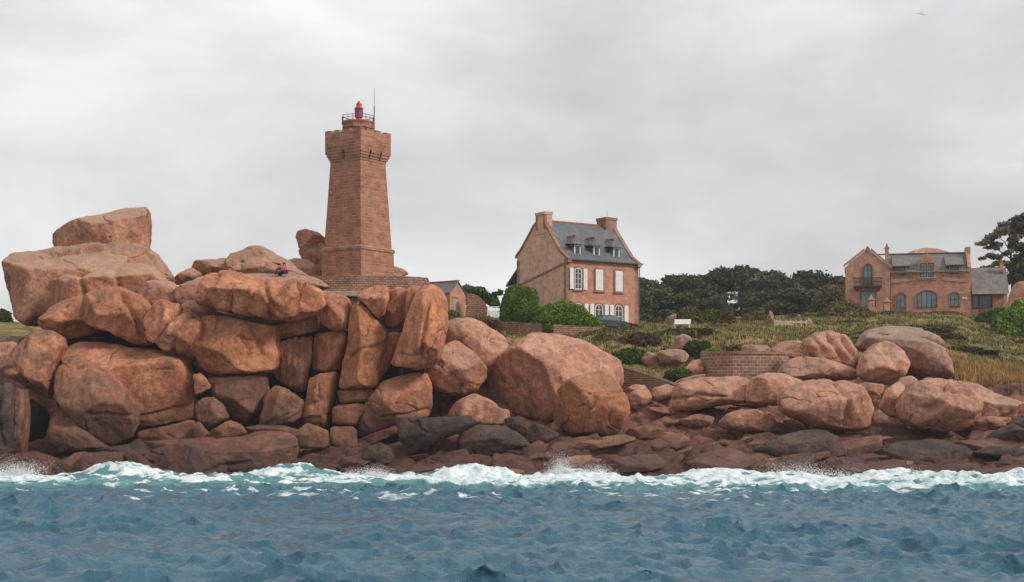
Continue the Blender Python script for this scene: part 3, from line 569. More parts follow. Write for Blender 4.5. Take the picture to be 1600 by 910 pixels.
rock([(303,660),(313,659),(332,684),(322,690),(305,688)], 119.8, 'cliff', 'small upright stone left of the little hump', nf=3)
rock([(380,668),(404,664),(440,664),(470,672),(470,684),(400,684)], 120.4, 'brown', 'flat dark stone behind the long wet slab', nf=4)
rock([(464,672),(480,660),(513,672),(515,700),(464,702)], 120.8, 'cliff', 'rusty block at the foot of the narrow column', p=4, nf=3)
rock([(494,560),(540,560),(600,590),(600,660),(520,690),(480,640)], 128.5, 'gap_shade', 'added inner rock painted near-black as shade in the gaps of the cliff column', nf=5, depth=2.2)  # this and the next inner rocks are added, joint shade painted into their colour
rock([(430,520),(560,470),(640,500),(640,600),(560,640),(440,640),(330,600),(330,520)], 129, 'gap_shade', 'added inner rock face painted as shade behind the middle blocks of the cliff', nf=5, depth=2.6)
rock([(556,462),(600,456),(690,460),(692,560),(680,600),(560,600)], 129.6, 'gap_shade', 'added backing rock painted as shade behind the upright blocks under the right terrace end', nf=5, depth=2.2)
rock([(270,476),(330,486),(420,500),(520,500),(520,560),(420,570),(300,560)], 130, 'gap_shade', 'added inner rock painted as the shadow under the wide fluted slab', nf=5, depth=2)
rock([(95,560),(180,545),(300,560),(320,640),(300,690),(140,700),(80,680)], 129.5, 'gap_shade', 'added inner rock painted as shade in the joints around the large upright slab', nf=5, depth=2.2)
rock([(60,470),(150,450),(300,460),(330,520),(240,560),(90,560)], 131.5, 'gap_shade', 'added inner rock painted as shade in the joints around the big angular block', nf=5, depth=2.)
# ---- behind the cliff crest
rock([(350,408),(362,397),(374,393),(397,383),(412,385),(432,398),(452,406),(467,420),(487,434),(450,440),(400,442),(352,436)], 138.6, 'grey', 'broad pyramid-shaped boulder behind the seated people', p=2.6, nf=4, depth=3, fac=[(-.2,-.8,.5,.78)])
rock([(298,422),(303,408),(321,404),(336,405),(356,402),(360,424),(340,438),(300,438)], 139.6, 'grey', 'lumpy boulder left of the pyramid-shaped one on the crest', nf=6)
rock([(268,438),(284,424),(302,416),(318,430),(304,444),(272,446)], 138.8, 'grey', 'small stones heaped in the saddle left of the crest boulders', nf=7, rough=2)
rock([(430,414),(455,404),(480,404),(500,420),(500,440),(440,440)], 143.5, 'grey', 'low flat boulder between the pyramid boulder and the tower', nf=4)
rock([(352,430),(400,426),(460,427),(500,436),(520,452),(470,456),(400,450),(350,446)], 132.5, 'pale', 'smooth pink shelf on which the two people sit', name='flat_boulder', nf=3, fac=[(0,-.3,.95,.6)])
rock([(464,392),(480,380),(505,378),(514,385),(513,432),(490,432),(473,412)], 145, 'grey', 'tapering boulder standing left of the tower with another balanced on it', nf=4, depth=1.6, fac=[(-.7,-.6,-.2,.8)])
rock([(461,370),(465,361),(480,358),(498,363),(509,371),(511,381),(490,386),(467,390)], 144.6, 'grey', 'capstone balanced on the tapering boulder left of the tower', nf=4, depth=1.4, fac=[(-.7,-.7,.1,.6)])
rock([(604,420),(614,416),(630,419),(640,428),(622,437),(604,438)], 145, 'pale', 'pointed rock just right of the tower foot', nf=3)
# ---- between cliff and big domes
rock([(690,506),(710,498),(728,496),(746,500),(770,514),(790,528),(800,545),(785,575),(755,592),(720,582),(690,562)], 132.5, 'pink', 'smooth pale dome right behind the cliff buttress', nf=3, depth=3.6, fac=[(.5,-.6,.6,.82)])
rock([(662,592),(664,572),(690,540),(713,531),(742,552),(762,575),(760,593),(742,613),(725,619),(700,617),(680,610)], 128, 'pink', 'pink boulder with a sloping flat top below the pale dome', p=3, nf=3, depth=2.8, fac=[(.35,-.6,.7,.74),(.75,-.6,-.2,.84)])
rock([(757,602),(760,585),(773,563),(793,545),(807,533),(830,522),(850,519),(880,523),(905,531),(928,539),(950,550),(967,563),(972,577),(972,602),(940,632),(880,658),(848,662),(800,648),(765,630)], 130.5, 'pink', 'largest smooth dome boulder with a shadowed left face below the keeper\'s house', p=2.8, nf=1, depth=4.6, fac=[(-.8,-.72,-.35,.62),(.1,-.55,.75,.86)], crack=.4)
rock([(850,642),(862,626),(872,620),(868,608),(880,598),(892,590),(918,583),(940,578),(957,587),(970,604),(983,628),(984,648),(968,675),(955,683),(918,679),(884,678),(853,663)], 121.8, 'amber', 'bright orange boulder with an overhanging brow in front of the largest dome', p=2.8, nf=1, depth=3, fac=[(-.9,-.5,-.25,.46),(.1,-.5,.8,.8),(.2,-.8,-.55,.88)], groove=[([(905,614),(940,616),(972,613)],.1,.2)])
rock([(617,657),(625,651),(652,650),(702,652),(737,648),(748,660),(724,675),(682,693),(642,711),(630,702),(622,682)], 119, 'dark', 'long black slab propped in front of the cliff base', name='flat_boulder', p=3.2, nf=4, depth=1.6)
rock([(698,650),(710,628),(742,614),(770,627),(782,638),(796,640),(799,655),(785,666),(740,668),(704,664)], 124, 'pink', 'rounded pink-brown boulder above the two black ones', nf=4, depth=2)
rock([(714,690),(722,672),(745,664),(785,664),(812,677),(833,697),(800,706),(760,716),(735,718),(718,707)], 119.4, 'dark', 'broad black boulder right of the long black slab', nf=5, p=2.8, fac=[(0,-.5,.8,.72)])
rock([(784,654),(812,650),(824,658),(826,682),(803,680)], 121.6, 'dark', 'small grey-black cube of rock behind the broad black boulder', nf=5, p=3.4)
rock([(825,670),(831,659),(850,664),(877,679),(850,696),(835,699),(826,690)], 119.5, 'dark', 'small black boulder beside the bright orange one', nf=5)
rock([(564,714),(577,697),(594,690),(608,698),(618,714),(612,724),(590,728),(566,724)], 117.3, 'dark', 'small grey boulder low on the shelf under the cliff', nf=5)
# ---- right-hand group
rock([(1042,637),(1050,610),(1060,597),(1090,589),(1140,587),(1177,589),(1174,610),(1166,628),(1110,638),(1075,644),(1048,643)], 128.5, 'pink', 'long low smooth boulder at the left of the right-hand group, below the curved terrace wall', p=3.4, nf=4, depth=2.4, fac=[(0,-.45,.85,.7)], groove=[([(1048,625),(1090,618),(1130,622)],.12,.3)])
rock([(1165,618),(1172,590),(1194,583),(1219,583),(1241,590),(1258,598),(1252,616),(1222,634),(1188,635),(1167,629)], 126.6, 'pale', 'smooth egg-shaped boulder between the long low one and the black-stained one', p=3, nf=3, depth=2.2)
rock([(1213,624),(1220,611),(1240,600),(1265,592),(1290,591),(1303,597),(1318,593),(1345,602),(1362,628),(1367,643),(1358,667),(1335,675),(1303,672),(1265,667),(1238,655),(1216,643)], 122.6, 'pink', 'large boulder with a broad black stain down its middle', p=3, nf=4, depth=3, fac=[(0,-.5,.85,.76),(.7,-.7,0,.84)], groove=[([(1302,600),(1316,630),(1312,665)],.2,.35)])
rock([(1249,541),(1256,528),(1275,518),(1298,516),(1320,525),(1338,548),(1346,573),(1328,582),(1300,576),(1275,568),(1256,554)], 134, 'pale', 'shell-like boulder with diagonal flutes on top of the right-hand group', p=2.8, nf=2, depth=2.6, flute=(28,1.1,.48), fac=[(0,-.8,.55,.84)])
rock([(1216,580),(1230,563),(1250,556),(1290,560),(1325,572),(1343,582),(1334,594),(1288,595),(1250,596),(1222,592)], 133.2, 'pale', 'wide base rock underneath the shell-like boulder', nf=4, depth=2.6, p=3)
rock([(1336,588),(1341,570),(1345,557),(1358,543),(1370,533),(1388,533),(1410,548),(1421,566),(1414,583),(1403,602),(1382,605),(1356,597)], 130.6, 'pale', 'knobbly pale boulder between the shell-like one and the big grey one', nf=5, depth=2.4, rough=1.5, fac=[(0,-.6,-.75,.8)])
rock([(1335,542),(1345,524),(1360,514),(1397,508),(1431,510),(1459,524),(1474,540),(1474,552),(1482,566),(1486,590),(1460,594),(1437,592),(1415,580),(1390,562),(1345,548)], 138, 'back', 'big grey lichen-covered boulder at the back of the right-hand group', p=2.8, nf=4, depth=3.6, fac=[(-.1,-.4,.85,.72),(-.5,-.7,-.5,.7)], groove=[([(1440,530),(1460,540),(1474,545)],.2,.4)])
rock([(1403,642),(1406,618),(1428,597),(1453,590),(1481,592),(1506,601),(1532,624),(1529,645),(1506,672),(1475,677),(1431,669),(1408,658)], 121.6, 'pink', 'big round boulder with dimples overhanging the dark shelf, right of the gap', p=2.8, nf=5, depth=2.9, rough=1.3, fac=[(-.1,-.6,-.75,.82),(0,-.5,.85,.82)], groove=[([(1464,606),(1490,610),(1508,618)],.22,.4),([(1432,640),(1448,636)],.4,.35)])
rock([(1373,634),(1384,610),(1404,596),(1417,605),(1416,630),(1408,655),(1382,650)], 125.4, 'pale', 'upright egg-shaped boulder in the gap left of the big round one', nf=3)
rock([(1363,647),(1372,639),(1390,652),(1389,662),(1365,662)], 122, 'pale', 'small block lying in the gap beneath the upright egg-shaped boulder', nf=6, p=3.4)
rock([(1340,602),(1352,597),(1384,601),(1376,620),(1352,616)], 127.6, 'pale', 'small rock bridging the stained boulder and the upright one', nf=5)
rock([(1395,604),(1405,590),(1424,586),(1436,596),(1424,616),(1404,618)], 128.5, 'pale', 'small pale rock tucked behind the big round boulder', nf=5)
rock([(1458,606),(1480,592),(1510,594),(1545,608),(1592,626),(1640,640),(1600,660),(1560,664),(1520,674),(1495,640)], 126.4, 'pale', 'broad pale sloping ledge right of the big round boulder', name='flat_boulder', nf=6, depth=2.4, fac=[(.1,-.5,.8,.6)], rough=1.4)
rock([(1500,662),(1530,650),(1580,652),(1590,664),(1540,676),(1504,676)], 123.5, 'pink', 'low pink rock in front of the pale sloping ledge', nf=5)
rock([(1532,694),(1556,672),(1600,648),(1660,644),(1670,704),(1600,708),(1552,704)], 119, 'dark', 'dark rock mass at the right edge above the waterline', nf=6)
rock([(1345,716),(1380,697),(1412,688),(1460,685),(1502,688),(1516,704),(1532,720),(1475,732),(1380,730)], 116.8, 'dark', 'broad low black slab in front of the big round boulder', name='flat_boulder', nf=4, fac=[(0,-.4,.9,.62)])
rock([(1172,702),(1225,677),(1262,670),(1289,671),(1313,684),(1325,710),(1287,720),(1200,720)], 117.8, 'dark', 'low rounded black slab beneath the black-stained boulder', name='flat_boulder', nf=4, fac=[(0,-.4,.9,.66)])
rock([(1138,744),(1162,716),(1184,707),(1202,716),(1214,746)], 114.6, 'brown', 'small peaked wet rock at the waterline in the drifting spray', nf=5)
rock([(1196,744),(1204,722),(1226,712),(1256,716),(1262,744)], 115.4, 'dark', 'dark rounded rock right of the small peaked one at the waterline', nf=4)
rock([(1276,730),(1290,717),(1315,713),(1347,718),(1352,744),(1285,746)], 114.4, 'brown', 'flat-topped wet rock at the waterline below the black-stained boulder', nf=4)
rock([(1336,742),(1356,720),(1378,722),(1406,740),(1400,750),(1340,750)], 113.2, 'brown', 'wet rock split by a pale seam right of the flat-topped one', nf=4)
rock([(1434,746),(1462,732),(1492,724),(1524,724),(1538,736),(1500,752)], 111.6, 'brown', 'thin tilted wet slab at the waterline toward the right', name='flat_boulder', nf=4)
rock([(1496,752),(1520,740),(1553,731),(1612,732),(1650,750),(1620,764),(1540,764)], 109, 'brown', 'long rounded wet slab in the water at the bottom right', name='flat_boulder', nf=3)
rock([(1516,708),(1550,696),(1592,700),(1640,708),(1640,724),(1556,718)], 115.5, 'dark', 'thin black ledge above the rounded wet slab at bottom right', name='flat_boulder', nf=4)
rock([(1556,728),(1580,716),(1640,716),(1640,732),(1590,734)], 112.5, 'brown', 'low wet stone cut by the right edge just above the water', nf=4)
rock([(1122,660),(1134,646),(1156,640),(1181,638),(1214,656),(1202,674),(1153,675),(1126,670)], 123, 'pink', 'low rounded boulder with a black foot left of the black-stained boulder', nf=4)
rock([(978,628),(984,614),(1000,606),(1014,608),(1020,622),(1008,634),(986,636)], 128, 'pink', 'rounded stone leaning beside the bright orange boulder', nf=4)
rock([(1012,620),(1020,606),(1040,600),(1056,604),(1052,622),(1030,630)], 131, 'pale', 'pale stone at the foot of the sloping ramp wall', nf=4)
rock([(972,612),(990,600),(1010,602),(1014,612),(990,618)], 132.5, 'pale', 'small stone at the low end of the ramp wall', nf=5)
rock([(974,682),(984,668),(1010,664),(1040,670),(1036,686),(990,690)], 121.4, 'slab', 'reddish flat stone right of the bright orange boulder', nf=5)
rock([(1060,656),(1090,646),(1118,652),(1112,666),(1070,668)], 125.4, 'slab', 'reddish stone under the long low smooth boulder', nf=6)
rock([(1048,602),(1062,592),(1086,586),(1104,584),(1100,592),(1070,602)], 133.8, 'pink', 'thin rock ledge at the foot of the curved terrace wall', name='flat_boulder', nf=4)
# ---- rocks of the grass bank and lawn
rock([(1025,557),(1030,548),(1050,545),(1070,547),(1078,557),(1070,568),(1044,570)], 140.5, 'back', 'white-flecked boulder overhanging the gully left of the terrace wall', nf=4)
rock([(1046,548),(1054,527),(1068,521),(1082,528),(1078,546),(1060,552)], 144, 'back', 'weathered boulder on the bank above the white-flecked one', nf=5)
rock([(1000,562),(1012,548),(1028,556),(1034,576),(1014,582)], 141.5, 'back', 'brown rock sticking out of the grassy bank left of the white-flecked boulder', nf=6)
rock([(1066,580),(1080,564),(1096,560),(1100,580),(1086,590)], 138.2, 'pink', 'shaded rock at the left foot of the terrace wall', nf=5)
rock([(1203,546),(1222,533),(1252,531),(1262,545),(1252,562),(1214,562)], 138.6, 'pale', 'flat pink outcrop above the right end of the terrace wall', nf=5)
rock([(1140,549),(1165,538),(1200,540),(1210,552),(1160,556)], 142, 'back', 'low outcrop peeping over the top of the terrace wall', nf=5)
rock([(1107,530),(1110,515),(1119,511),(1128,520),(1126,531)], 163, 'back', 'lone small boulder standing on the lawn', nf=5)
rock([(1035,514),(1041,495),(1055,490),(1067,497),(1064,514)], 188, 'back', 'boulder behind the white bench on the lawn', nf=4)
rock([(1574,492),(1578,460),(1588,441),(1610,436),(1640,445),(1644,492)], 196, 'pale', 'tall smooth boulder at the right edge beside the stone villa', nf=3)
rock([(1396,424),(1412,400),(1424,392),(1445,388),(1468,389),(1486,396),(1500,424)], 236, 'pale', 'huge smooth dome of rock rising behind the stone villa roof', nf=2, crack=.3)
rock([(-30,548),(0,530),(20,524),(38,528),(40,540),(0,552)], 134, 'back', 'mossy low rock at the left edge under the layered boulder', nf=5)
# ---- large layered slabs of the shelf: masters then copies
smast = []
for k in range(6):
    w2 = [58, 46, 64, 50, 70, 44][k]; a = [(math.copysign(abs(math.cos(t)) ** .6, math.cos(t)) * w2 * random.uniform(.8, 1.1), math.copysign(abs(math.sin(t)) ** .55, math.sin(t)) * random.uniform(11, 15)) for t in np.linspace(0, 6.28, 13)[:-1]]
    smast.append(rock([(800 + x, 660 + y - x * .12) for x, y in a], 120, ['slab', 'brown', 'pink', 'slab', 'brown', 'slab'][k], 'slab', name='flat_rock', nf=5, p=5, depth=2.2, fac=[(0, -.3, .95, .55)], cat='flat rock'))
r2 = np.random.RandomState(5); us2 = set()
for a, b, y0, y1, n, lab, grp in [(480, 720, 112.8, 119, 9, 'flat layered rock of the wet shelf at the foot of the cliff', 'layered rocks under the cliff'), (720, 1010, 112.8, 120, 15, 'flat layered rock of the shelf below the black and the bright orange boulders', 'layered rocks in the middle of the shore'),
                                  (985, 1230, 113, 130, 34, 'flat layered reddish rock between the bright orange and the black-stained boulder', 'layered rocks of the broken shelf'), (1230, 1620, 110.5, 120, 26, 'flat layered dark rock in front of the right-hand boulders', 'layered rocks at the right')]:
    for i in range(n):
        Y = y0 + (y1 - y0) * (i + r2.rand()) / n; px = r2.uniform(a, b); X = (px - 800) * Y / F; k = r2.randint(6)
        if Y > 120: k = [0, 2, 3, 5][r2.randint(4)]
        o = smast[k] if k not in us2 else smast[k].copy()
        if k in us2: COL.objects.link(o)
        us2.add(k); s = r2.uniform(.45, 1.05) * (1 if Y < 120 else .8); o.scale = (s, s * r2.uniform(.6, 1), s * r2.uniform(.8, 1.35)); o.location = (X, Y, gz(X, Y) - .18); o.rotation_euler = (r2.uniform(-.08, .08), r2.uniform(-.1, .1), r2.uniform(-.35, .35)); tag(o, lab, 'flat rock', grp)
for k in range(6):
    if k not in us2: bpy.data.objects.remove(smast[k])
# ---- loose slabs and stones scattered over the shelf: masters then copies
masters = []
for k in range(6):
    a = [(math.cos(t) * (26 + 7 * random.random()), math.sin(t) * (9 + 4 * random.random())) for t in np.linspace(0, 6.28, 10)[:-1]]
    o = rock([(800 + x, 660 + y) for x, y in a], 120, ['slab', 'brown', 'slab', 'pink', 'brown', 'dark'][k], 'loose stone', name='loose_stone', nf=9, p=3.4, rough=1.6, res=.7, cat='loose stone')
    masters.append(o)
rs = np.random.RandomState(11); used = set(); cnt = 0
zones = [((480, 740), (112.5, 119), 26, 'low brown stone on the wet shelf under the cliff, left of the black boulders', 'stones on the shelf under the cliff'),
         ((740, 985), (113, 119.5), 24, 'brown stone on the shelf below the bright orange boulder', 'stones on the shelf below the orange boulder'),
         ((985, 1215), (113.5, 131), 52, 'reddish stone among the broken slabs left of the black-stained boulder', 'stones among the broken slabs'),
         ((1215, 1600), (111, 123), 40, 'dark stone on the low shelf in front of the right-hand boulders', 'stones in front of the right-hand boulders')]
for (a, b), (y0, y1), n, lab, grp in zones:
    for _ in range(int(n * .62)):
        px = rs.uniform(a, b); Y = rs.uniform(y0, y1); X = (px - 800) * Y / F; k = rs.randint(6)
        if Y > 121 and k in (1, 4, 5): k = (k * 2) % 4 // 2 * 2 + (k % 2)
        src = masters[k]; o = src if k not in used else src.copy()
        if k in used: COL.objects.link(o)
        used.add(k); s = rs.uniform(.35, 1.25) * (1 if Y < 121 else .8)
        o.location = (X, Y, gz(X, Y) + .02 * s); o.rotation_euler = (rs.uniform(-.25, .25), rs.uniform(-.3, .3), rs.uniform(-.6, .6)); o.scale = (s * rs.uniform(1, 1.8), s * rs.uniform(.7, 1.2), s * rs.uniform(.4, .8))
        tag(o, lab, 'loose stone', grp)

def on_ground(px, py, y0=138, y1=240):
    Ys = np.arange(y0, y1, .25); Xs = (px - 800) * Ys / F; z = ground_z(Xs, Ys)[0]; pp = HOR - (z - CH) * F / Ys
    i = int(np.argmax(pp <= py)) if (pp <= py).any() else int(np.argmin(pp)); return np.array((Xs[i], Ys[i], z[i]))
def arch_poly(x0, x1, z0, z1, rise):
    if rise <= 0: return [(x0, z0), (x1, z0), (x1, z1), (x0, z1)]
    n = 8; c = (x0 + x1) / 2; h = (x1 - x0) / 2
    return [(x0, z0), (x1, z0)] + [(c + h * math.cos(t), z1 - rise + rise * math.sin(t)) for t in np.linspace(0, math.pi, n + 1)]
def ring(mb, outer, inner, y0, y1):
    n = len(outer); vs = [(x, y0, z) for x, z in outer] + [(x, y0, z) for x, z in inner] + [(x, y1, z) for x, z in outer] + [(x, y1, z) for x, z in inner]; fs = []
    for i in range(n):
        j = (i + 1) % n; fs += [(i, j, n + j, n + i), (2 * n + j, 2 * n + i, 3 * n + i, 3 * n + j), (i, 2 * n + i, 2 * n + j, j), (n + j, 3 * n + j, 3 * n + i, n + i)]
    return mb.add(vs, fs)
def shrink(poly, c, d):
    xs_ = [p[0] for p in poly]; zs = [p[1] for p in poly]; w_, h_ = max(xs_) - min(xs_), max(zs) - min(zs); cx, cz = (max(xs_) + min(xs_)) / 2, (max(zs) + min(zs)) / 2
    return [(cx + (x - cx) * (1 - 2 * d / w_), cz + (z - cz) * (1 - 2 * d / h_)) for x, z in poly]
def window(root, x0, x1, z0, z1, y=0., rise=0., fm='white', gm='glass', bars=(1, 2), surround=None, sill=None, fw=.09, name='window', dy=.0):
    P = arch_poly(x0, x1, z0, z1, rise); mb = MB(); ring(mb, P, shrink(P, 0, fw), y - .07, y - .004)
    xs_ = np.linspace(x0, x1, bars[0] + 2)[1:-1]; zs = np.linspace(z0, z1, bars[1] + 2)[1:-1]
    for x in xs_: mb.box(x - .03, x + .03, y - .06, y - .03, z0 + fw, z1 - fw)
    for z in zs: mb.box(x0 + fw, x1 - fw, y - .055, y - .034, z - .02, z + .02)
    f = mb.build(name, M[fm], root)
    MB().prism(shrink(P, 0, fw * .8), y - .03, y - .006).build('pane', M[gm], f)
    if surround:
        big = arch_poly(x0 - .16, x1 + .16, z0 - .02, z1 + .16, rise + .1 if rise else 0); inn = arch_poly(x0, x1, z0, z1, rise)
        s_ = MB(); ring(s_, big, inn, y - .11, y - .002); s_.build('window_surround', M[surround], root)
    if sill: MB().box(x0 - .22, x1 + .22, y - .2, y - .001, z0 - .2, z0 - .03).build('sill', M[sill], f)
    return f
def shutter(root, x0, x1, z0, z1, y=0., rise=0.):
    m = MB(); m.prism(arch_poly(x0, x1, z0, z1, rise), y - .17, y - .12)
    for z in (z0 + .35, z1 - .55): m.box(x0 + .03, x1 - .03, y - .195, y - .171, z, z + .09)
    n = 4
    for i in range(1, n): x = x0 + (x1 - x0) * i / n; m.box(x - .008, x + .008, y - .178, y - .1705, z0 + .05, z1 - rise - .05)
    return m.build('shutter', M['white_wood'], root)

# ------------------------------------------------------------------ lighthouse
ctr = W(559.5, 435, 140.6); LZ = 16.75
lh = empty('lighthouse', (ctr[0], ctr[1], LZ), R(-34.5), 'square tapering pink granite lighthouse with a red lantern on top of the rocks', 'lighthouse')
mpx = 140.6 / F
def hz(py): return (HOR - py) * mpx + CH - LZ
MB().frus(2.34, 2.27, -1.5, hz(396)).build('plinth', M['tower'], lh)
MB().frus(2.27, 2.36, hz(396), hz(394.5)).frus(2.36, 2.36, hz(394.5) + .001, hz(391)).frus(2.36, 2.15, hz(391) + .001, hz(388)).build('string_course', M['tower_trim'], lh)
MB().frus(2.14, 1.70, hz(388) + .002, hz(240)).build('shaft', M['tower'], lh)
# machicolated head: stepped corbels between open slots, then parapet and low merlons
cb = MB()
for i, (a, z0, z1) in enumerate([(1.80, 256, 252), (1.90, 252, 248), (2.0, 248, 244), (2.08, 244, 240)]):
    for sgn in (-1, 1):
        for ax_ in (0, 1):
            segs = [(-a, -.62), (-.42, .42), (.62, a)] if sgn < 0 or ax_ else [(-a, a)]
            if ax_ == 0 and sgn < 0: segs = [(-a, -.14), (.14, a)]
            if ax_ == 1 and sgn > 0: segs = [(-a, -.85), (-.6, .6), (.85, a)]
            for s0, s1 in segs:
                lo, hi = (1.55, a)
                if ax_ == 0: cb.box(s0, s1, *( (-hi, -lo) if sgn < 0 else (lo, hi)), hz(z0) + .002, hz(z1))
                else: cb.box(*((-hi, -lo) if sgn < 0 else (lo, hi)), max(s0, -1.55 if abs(s0) == a else s0), min(s1, 1.55 if abs(s1) == a else s1), hz(z0) + .002, hz(z1))
cb.build('corbel', M['tower_trim'], lh)
MB().frus(1.66, 1.66, hz(240) + .01, hz(214)).build('walkway_floor', M['tower_trim'], lh)
pw = MB()
for x0, x1, y0, y1 in ((-2.09, 2.09, -2.09, -1.68), (-2.09, 2.09, 1.68, 2.09), (-2.09, -1.68, -1.679, 1.679), (1.68, 2.09, -1.679, 1.679)): pw.box(x0, x1, y0, y1, hz(240) + .004, hz(211))
pw.build('parapet', M['tower'], lh)
for x, y, wx_, wy_ in [(-1.75, -1.885, .33, .2), (-.75, -1.885, .28, .2), (.35, -1.885, .45, .2), (1.72, -1.885, .36, .2), (1.885, -.75, .2, .5), (1.885, .4, .2, .35), (1.885, 1.72, .2, .36), (-1.885, .2, .2, .5), (0, 1.885, .7, .2)]:
    MB().box(x - wx_, x + wx_, y - wy_, y + wy_, hz(211) + .003, hz(207.5)).build('merlon', M['tower_trim'], lh)
t8 = [(1.32 * math.cos(math.pi / 8 + k * math.pi / 4), 1.32 * math.sin(math.pi / 8 + k * math.pi / 4)) for k in range(8)]
tr = MB().prism(t8, hz(214) + .01, hz(202), 'z').prism([(x * 1.12, y * 1.12) for x, y in t8], hz(202) + .002, hz(193.5), 'z').build('turret', M['tower'], lh)
MB().prism([(x * 1.18, y * 1.18) for x, y in t8], hz(193.5) + .002, hz(191), 'z').build('turret_cap', M['tower_trim'], lh)
rl = MB(); rp = [(x * 1.14, y * 1.14) for x, y in t8]
for k in range(8):
    a, b = rp[k], rp[(k + 1) % 8]; rl.tube([(a[0], a[1], hz(191)), (a[0], a[1], hz(182.5))], .035, 5)
    m_ = ((a[0] + b[0]) / 2, (a[1] + b[1]) / 2); rl.tube([(m_[0], m_[1], hz(191)), (m_[0], m_[1], hz(182.5))], .022, 5)
    for z in (hz(182.5), hz(186.5)): rl.tube([(a[0], a[1], z), (b[0], b[1], z)], .028, 5)
rl.build('railing', M['steel'], lh, uv=False)
lan = MB().lathe([(.36, hz(191.5)), (.34, hz(188)), (.28, hz(187.5)), (.28, hz(184.5)), (.38, hz(184)), (.38, hz(183.4))], 16, .1, 0).build('lantern', M['red'], lh, True, False)
MB().lathe([(.36, hz(183.3)), (.38, hz(182)), (.38, hz(171)), (.42, hz(170.5)), (.42, hz(169.6))], 16, .1, 0).build('lens_screen', M['louvre'], lan, True, False)
MB().lathe([(.42, hz(169.5)), (.26, hz(168)), (.25, hz(163.5)), (.27, hz(163)), (.16, hz(162)), (.12, hz(160)), (.13, hz(159.4)), (.03, hz(158))], 16, .1, 0).build('lantern_cap', M['red'], lan, True, False)
MB().tube([(1.05, 1.0, hz(205)), (1.05, 1.0, hz(165))], .045, 6).tube([(1.05, 1.0, hz(165)), (1.05, 1.0, hz(137))], .022, 5).build('antenna', M['steel'], lh, uv=False)
# terrace the tower stands on
tp = MB(); a = W(446, 436, 136.4); b = W(668, 442, 137.2); c = W(672, 440, 143.5); d_ = W(440, 436, 144)
bot = 15.1
terr_o = empty('stone_terrace', (0, 0, 0), 0, 'low coursed stone terrace wall spreading under the lighthouse', 'terrace wall')
tp.prism([(a[0], a[1]), (W(548, 0, 135.6)[0], 135.6), (b[0] - 1.5, b[1] - .6), (b[0], b[1] + .5), (c[0], c[1]), (d_[0], d_[1])], bot - 2.3, LZ - .02, 'z').build('wall', M['rubble'], terr_o)
MB().prism([(W(502, 0, 134.9)[0], 134.9), (W(566, 0, 134.8)[0], 134.8), (W(570, 0, 136)[0], 135.7), (W(500, 0, 136)[0], 135.9)], bot - .25, bot + .22, 'z').build('ledge', M['coping'], terr_o, bevel=.04)

# ------------------------------------------------------------------ keeper's house
HO = (5.91, 170.0, 14.1); HB = math.atan2(.555, .832); hr = empty('keepers_house', HO, HB, 'tall pink stone house with white shutters, slate roof and three dormers', 'house')
o_ = .3                                                            # HO.z is .3 under the ground line
Lf, Wd = 9.9, 9.6; ZE, ZR = 7.7, 12.35
side = [(0, -.5), (Wd, -.5), (Wd, 8.75), (8.9, 9.3), (7.6, 10.5), (6.3, 11.7), (5.6, 12.2), (4.1, 12.2), (3.5, 11.3), (2.2, 9.75), (.9, 8.35), (0, ZE)]
MB().prism(side, .002, .4, 'x').build('gable_wall', M['render'], hr)
MB().prism(side, Lf - .4, Lf, 'x').build('gable_wall', M['render'], hr)
MB().box(.4, Lf - .4, 0, .35, -.5, ZE).build('front_wall', M['house'], hr)
MB().box(.4, Lf - .4, Wd - .35, Wd, -.5, 8.6).build('rear_wall', M['render'], hr)
for x0, x1 in ((-.04, .36), (Lf - .36, Lf + .04)):
    q_ = MB()
    for i in range(17):
        z = -.4 + i * .48; e = .12 if i % 2 else .0
        q_.box(x0 - (e if x0 > 1 else 0), x1 + (e if x0 < 1 else 0), -.04, .34 + e, z, z + .465)
    q_.build('quoin', M['quoin'], hr)
q_ = MB()
for i in range(18):
    z = -.4 + i * .48; e = .15 if i % 2 else 0.; q_.box(-.04, .3, Wd - .38 - e, Wd + .03, z, z + .465)
q_.build('quoin', M['quoin'], hr)
front_sl = [(-.35, ZE - .05), (.9, 8.42), (2.2, 9.82), (3.6, 11.4), (4.85, ZR)]; rear_sl = [(4.85, ZR), (6.3, 11.85), (7.6, 10.6), (8.9, 9.4), (Wd + .3, 8.7)]
def slab(mb, sl, x0, x1, t, up=0.):
    top = [(y, z + up) for y, z in sl]; bt = [(y, z - t + up) for y, z in sl]; mb.prism(top + bt[::-1], x0, x1, 'x')
rf = MB(); slab(rf, front_sl, .38, Lf - .38, .12); roof = rf.build('roof', M['slate'], hr)
rf = MB(); slab(rf, rear_sl, .38, Lf - .38, .12); rf.build('roof', M['slate'], hr)
for x0, x1 in ((-.1, .37), (Lf - .37, Lf + .1)):
    cp = MB(); slab(cp, front_sl[:-1] + [(4.2, 12.25)], x0, x1, .3, .14); slab(cp, [(5.5, 12.3)] + rear_sl[1:], x0, x1, .3, .14); cp.build('gable_coping', M['quoin'], hr)
    MB().prism([(-.5, ZE - .45), (.3, ZE - .55), (.3, ZE + .05), (-.5, ZE - .1)], x0 - .02, x1 + .02, 'x').build('kneeler', M['quoin'], hr)
MB().box(1.0, Lf - .9, 4.72, 4.98, ZR - .06, ZR + .1).build('ridge', M['ridge'], hr)
